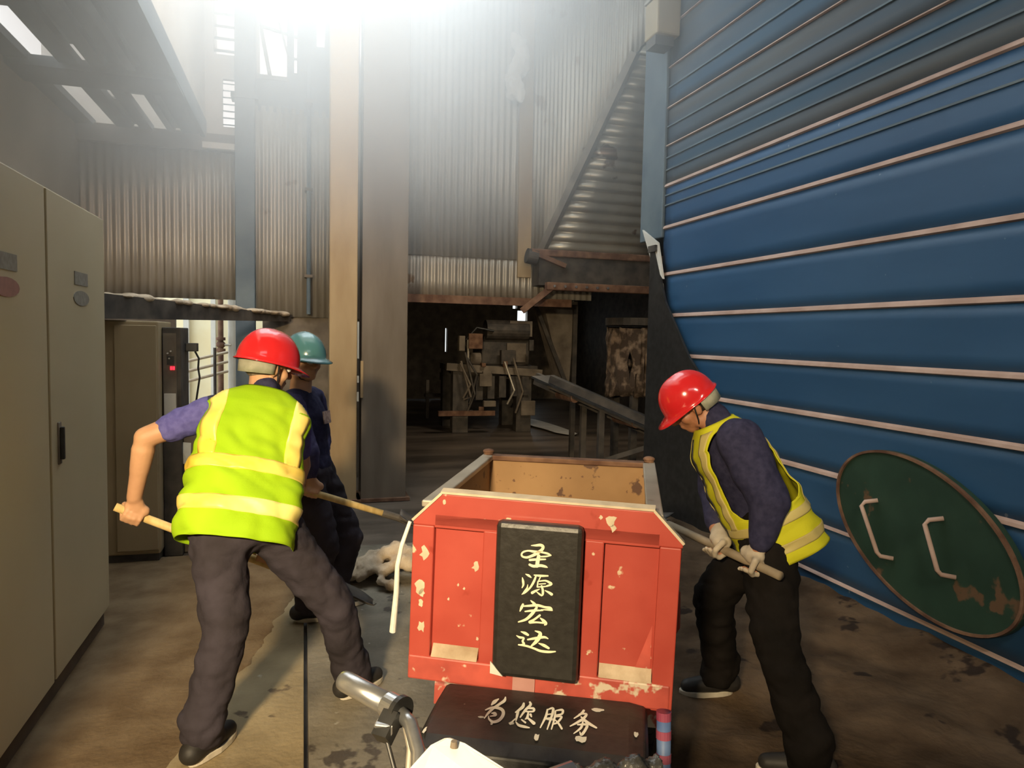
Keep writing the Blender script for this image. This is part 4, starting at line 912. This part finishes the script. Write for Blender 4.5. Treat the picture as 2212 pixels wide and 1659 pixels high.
# third worker in a teal helmet behind him
TM = {'pel': (.032, 4.134, .82), 'hipR': (.0, 4.065, .81), 'hipL': (.070, 4.205, .80), 'kneeR': (.12, 3.99, .43), 'ankR': (.02, 4.02, .09), 'kneeL': (.26, 4.16, .42), 'ankL': (.18, 4.19, .09),
      'chest': (.005, 4.16, 1.075), 'neck': (-.02, 4.165, 1.300), 'head': (.004, 4.135, 1.445), 'shR': (-.06, 4.03, 1.215), 'shL': (.055, 4.31, 1.215), 'elR': (.02, 3.875, .965), 'wrR': (.035, 3.87, .83), 'haR': (.045, 3.875, .764),
      'elL': (.10, 4.36, .97), 'wrL': (.09, 4.05, .83), 'haL': (-.06, 3.868, .797)}
axT = V((.440, 3.826, .627))-V((-.220, 3.879, .848))
p2, b2, J2, H2 = person('worker in a teal helmet and glasses behind the lime vest, dark polo shirt', TM, vec(.80, -.60, -.02), vec(.04, 0, 1),
    dict(skin=skin_l, shirt=navy, sleeve=1.72, sleeve_mat=purple_d, trousers=trou_l, hat=tealhat, hair=hairm, axis=axT, footR=(1, .1), footL=(1, .2), seed=9, collar=0))
HR, HU, HF = H2; h = J2['head']
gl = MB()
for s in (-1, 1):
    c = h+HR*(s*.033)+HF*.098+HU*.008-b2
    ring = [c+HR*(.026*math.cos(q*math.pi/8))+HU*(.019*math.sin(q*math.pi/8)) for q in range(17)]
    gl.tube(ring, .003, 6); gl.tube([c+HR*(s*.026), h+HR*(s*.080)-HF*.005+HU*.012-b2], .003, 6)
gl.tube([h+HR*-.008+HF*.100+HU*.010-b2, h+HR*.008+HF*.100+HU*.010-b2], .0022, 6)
g_ = gl.build('glasses', whitep, p2)  # white frame carries the glint of the glasses in its colour
R_, S_, F_ = torso_frame(J2)
pc = J2['chest']+S_*.04+F_*.142+R_*.02-b2
bd = MB().prism([pc+R_*x+S_*z for x, z in ((-.05, -.035), (.05, -.035), (.05, .035), (-.05, .035))], F_, .006).build('chest_badge', mat('pink_badge', (.52, .40, .36), (.34, .24, .22), .8, scale=45, contrast=(.45, .55)), p2)
# right-hand worker bending to the cart
RM = {'pel': (1.855, 2.50, .842), 'hipL': (1.805, 2.43, .834), 'hipR': (1.915, 2.565, .810), 'kneeR': (1.737, 2.690, .480), 'ankR': (1.822, 2.735, .12), 'kneeL': (1.750, 2.262, .445), 'ankL': (1.790, 2.095, .09),
      'chest': (1.765, 2.59, 1.085), 'neck': (1.680, 2.63, 1.262), 'head': (1.592, 2.688, 1.330), 'shL': (1.685, 2.465, 1.205), 'shR': (1.765, 2.775, 1.200), 'elL': (1.742, 2.335, .985), 'wrL': (1.700, 2.330, .800), 'haL': (1.678, 2.352, .735),
      'elR': (1.80, 2.79, .93), 'wrR': (1.70, 2.63, .80), 'haR': (1.653, 2.558, .742)}
axR = V((1.645, 2.905, .74))-V((1.700, 2.25, .735))
p3, b3, J3, H3 = person('worker in a dirty yellow vest and red helmet bending beside the blue wall', RM, vec(-.76, .14, -.63), vec(-.62, -.05, .78),
    dict(skin=skin_d, shirt=navy, sleeve=1.85, trousers=trou_d, hat=redhat, hair=hairm, axis=axR, footL=(-.85, .5), footR=(-.98, .2), seed=4, baggy=1.12, hk=.9, arm=1.3))
v3, pt3 = make_vest(p3, J3, b3, [(0, .205, .172, -.02), (.25, .205, .168, -.012), (.5, .200, .160, 0), (.72, .195, .150, .005), (.86, .180, .135, .01), (.94, .135, .105, .012), (1, .098, .082, .012)], limedark, refl_d,
          hem=-.13, bands=((.07, .13), (.24, .30)), straps=(.070, .112), ta=.33, xs=.125, seed=6, wr=.014)
vs = [pt3(.02+.93*i/40, -math.pi+d, .006) for i in range(41) for d in (-.05, .05)]
MB().add(vs, [(2*i, 2*i+1, 2*i+3, 2*i+2) for i in range(40)]).build('zip', blackp, v3, smooth=True, solid=.003)
gm = MB(); grip(gm, J3['wrL'].lerp(J3['haL'], -.3), J3['haL'], axR, 1.14); me = remesh(gm, 'glove', .006, 2, glove)
for v in me.vertices: v.co -= b3
link('glove', me, glove, p3)
gm = MB(); grip(gm, J3['wrR'].lerp(J3['haR'], -.3), J3['haR'], axR, 1.14); me = remesh(gm, 'glove', .006, 2, glove)
for v in me.vertices: v.co -= b3
link('glove', me, glove, p3)

# ------------------------------------------------------------------ shovels
def shovel(label, a, b, tip, up, m=wood):
    a, b, tip = V(a), V(b), V(tip); e = empty('shovel', a, label=label, cat='shovel', group='long-handled shovels')
    d = (b-a).normalized(); MB().tube([(0, 0, 0), (b-a)*.5, b-a], [.017, .0185, .017], 12).build('handle', m, e, smooth=True)
    x = d.cross(V(up)).normalized(); n = x.cross(d).normalized(); t = (tip-b).normalized(); L = (tip-b).length
    MB().tube([b-a-d*.03, b-a+d*.06, b-a+t*.11], [.021, .020, .012], 12).build('socket', darksteel, e)
    vs = []; fs = []; nu, nv = 9, 9
    for i in range(nv):
        s = i/(nv-1); w = .105*(1 if s < .7 else math.sqrt(max(.02, 1-((s-.7)/.31)**2)))
        for j in range(nu):
            q = -1+2*j/(nu-1); vs.append(b-a+t*(.07+(L-.07)*s)+x*(w*q)+n*(.035*q*q*(1-s*.5)))
    fs = [(i*nu+j, i*nu+j+1, (i+1)*nu+j+1, (i+1)*nu+j) for i in range(nv-1) for j in range(nu-1)]
    MB().add(vs, fs).build('blade', darksteel, e, smooth=True, solid=.003)
    return e
shovel('wooden shovel held low across the lime-vested worker', (-.735, 3.186, .879), (.05, 3.313, .460), (.32, 3.357, .315), (0, 0, 1))
shovel('wooden shovel pointing at the red cart from the teal-helmeted worker', (-.25, 3.881, .858), (.44, 3.826, .627), (.66, 3.81, .52), (0, 0, 1))
shovel('grimy shovel held by the worker bending beside the blue wall', (1.704, 2.20, .735), (1.640, 2.97, .742), (1.60, 3.24, .70), (0, 0, 1), mat('grimy_wood', (.22, .17, .11), (.34, .27, .18), .7, scale=8))
rb = MB()
for k in range(60):
    a = random.uniform(0, 6.28); r = random.random()**.6; s = random.uniform(.03, .08); rb.ell((r*.36*math.cos(a), r*.26*math.sin(a), .04+.16*(1-r)), V((1, 0, 0)), V((0, 0, 1)), V((0, 1, 0)), s, s*.7, s, 8, 6)
me = remesh(rb, 'rubble_heap', .015, 1); rough(me, .012, 25, 1)
o = link('rubble_heap', me, sandm); o.location = (.60, 4.62, 0); tag(o, 'pale rubble heap on the floor left of the red cart', 'rubble', kind='stuff')

# ------------------------------------------------------------------ dust haze in the upper part of the hall
hz = MB().box(-2.1, 2.9, 3.0, 7.9, 1.9, 5.58).build('dust_haze', None)
hm = bpy.data.materials.new('dust_haze'); hm.use_nodes = True; nt = hm.node_tree
for n_ in list(nt.nodes):
    if n_.type != 'OUTPUT_MATERIAL': nt.nodes.remove(n_)
vs_ = nt.nodes.new('ShaderNodeVolumeScatter'); vs_.inputs['Color'].default_value = (.86, .95, 1, 1); vs_.inputs['Anisotropy'].default_value = .2
tc_ = nt.nodes.new('ShaderNodeTexCoord'); sx_ = nt.nodes.new('ShaderNodeSeparateXYZ'); nt.links.new(tc_.outputs['Object'], sx_.inputs[0])
mr_ = nt.nodes.new('ShaderNodeMapRange'); mr_.interpolation_type = 'SMOOTHSTEP'
for k, v in zip(('From Min', 'From Max', 'To Min', 'To Max'), (1.9, 4.1, .0, .62)): mr_.inputs[k].default_value = v
nt.links.new(sx_.outputs['Z'], mr_.inputs['Value']); 
mx_ = nt.nodes.new('ShaderNodeMapRange'); mx_.interpolation_type = 'SMOOTHSTEP'
for k, v in zip(('From Min', 'From Max', 'To Min', 'To Max'), (.9, 2.9, 1.0, .12)): mx_.inputs[k].default_value = v
mm_ = nt.nodes.new('ShaderNodeMath'); mm_.operation = 'MULTIPLY'
nt.links.new(sx_.outputs['X'], mx_.inputs['Value']); nt.links.new(mr_.outputs['Result'], mm_.inputs[0]); nt.links.new(mx_.outputs['Result'], mm_.inputs[1])
nt.links.new(mm_.outputs[0], vs_.inputs['Density'])
nt.links.new(vs_.outputs[0], nt.nodes['Material Output'].inputs['Volume']); hz.data.materials.append(hm)
tag(hz, 'pale blue dust haze filling the top of the hall', 'haze', kind='stuff')
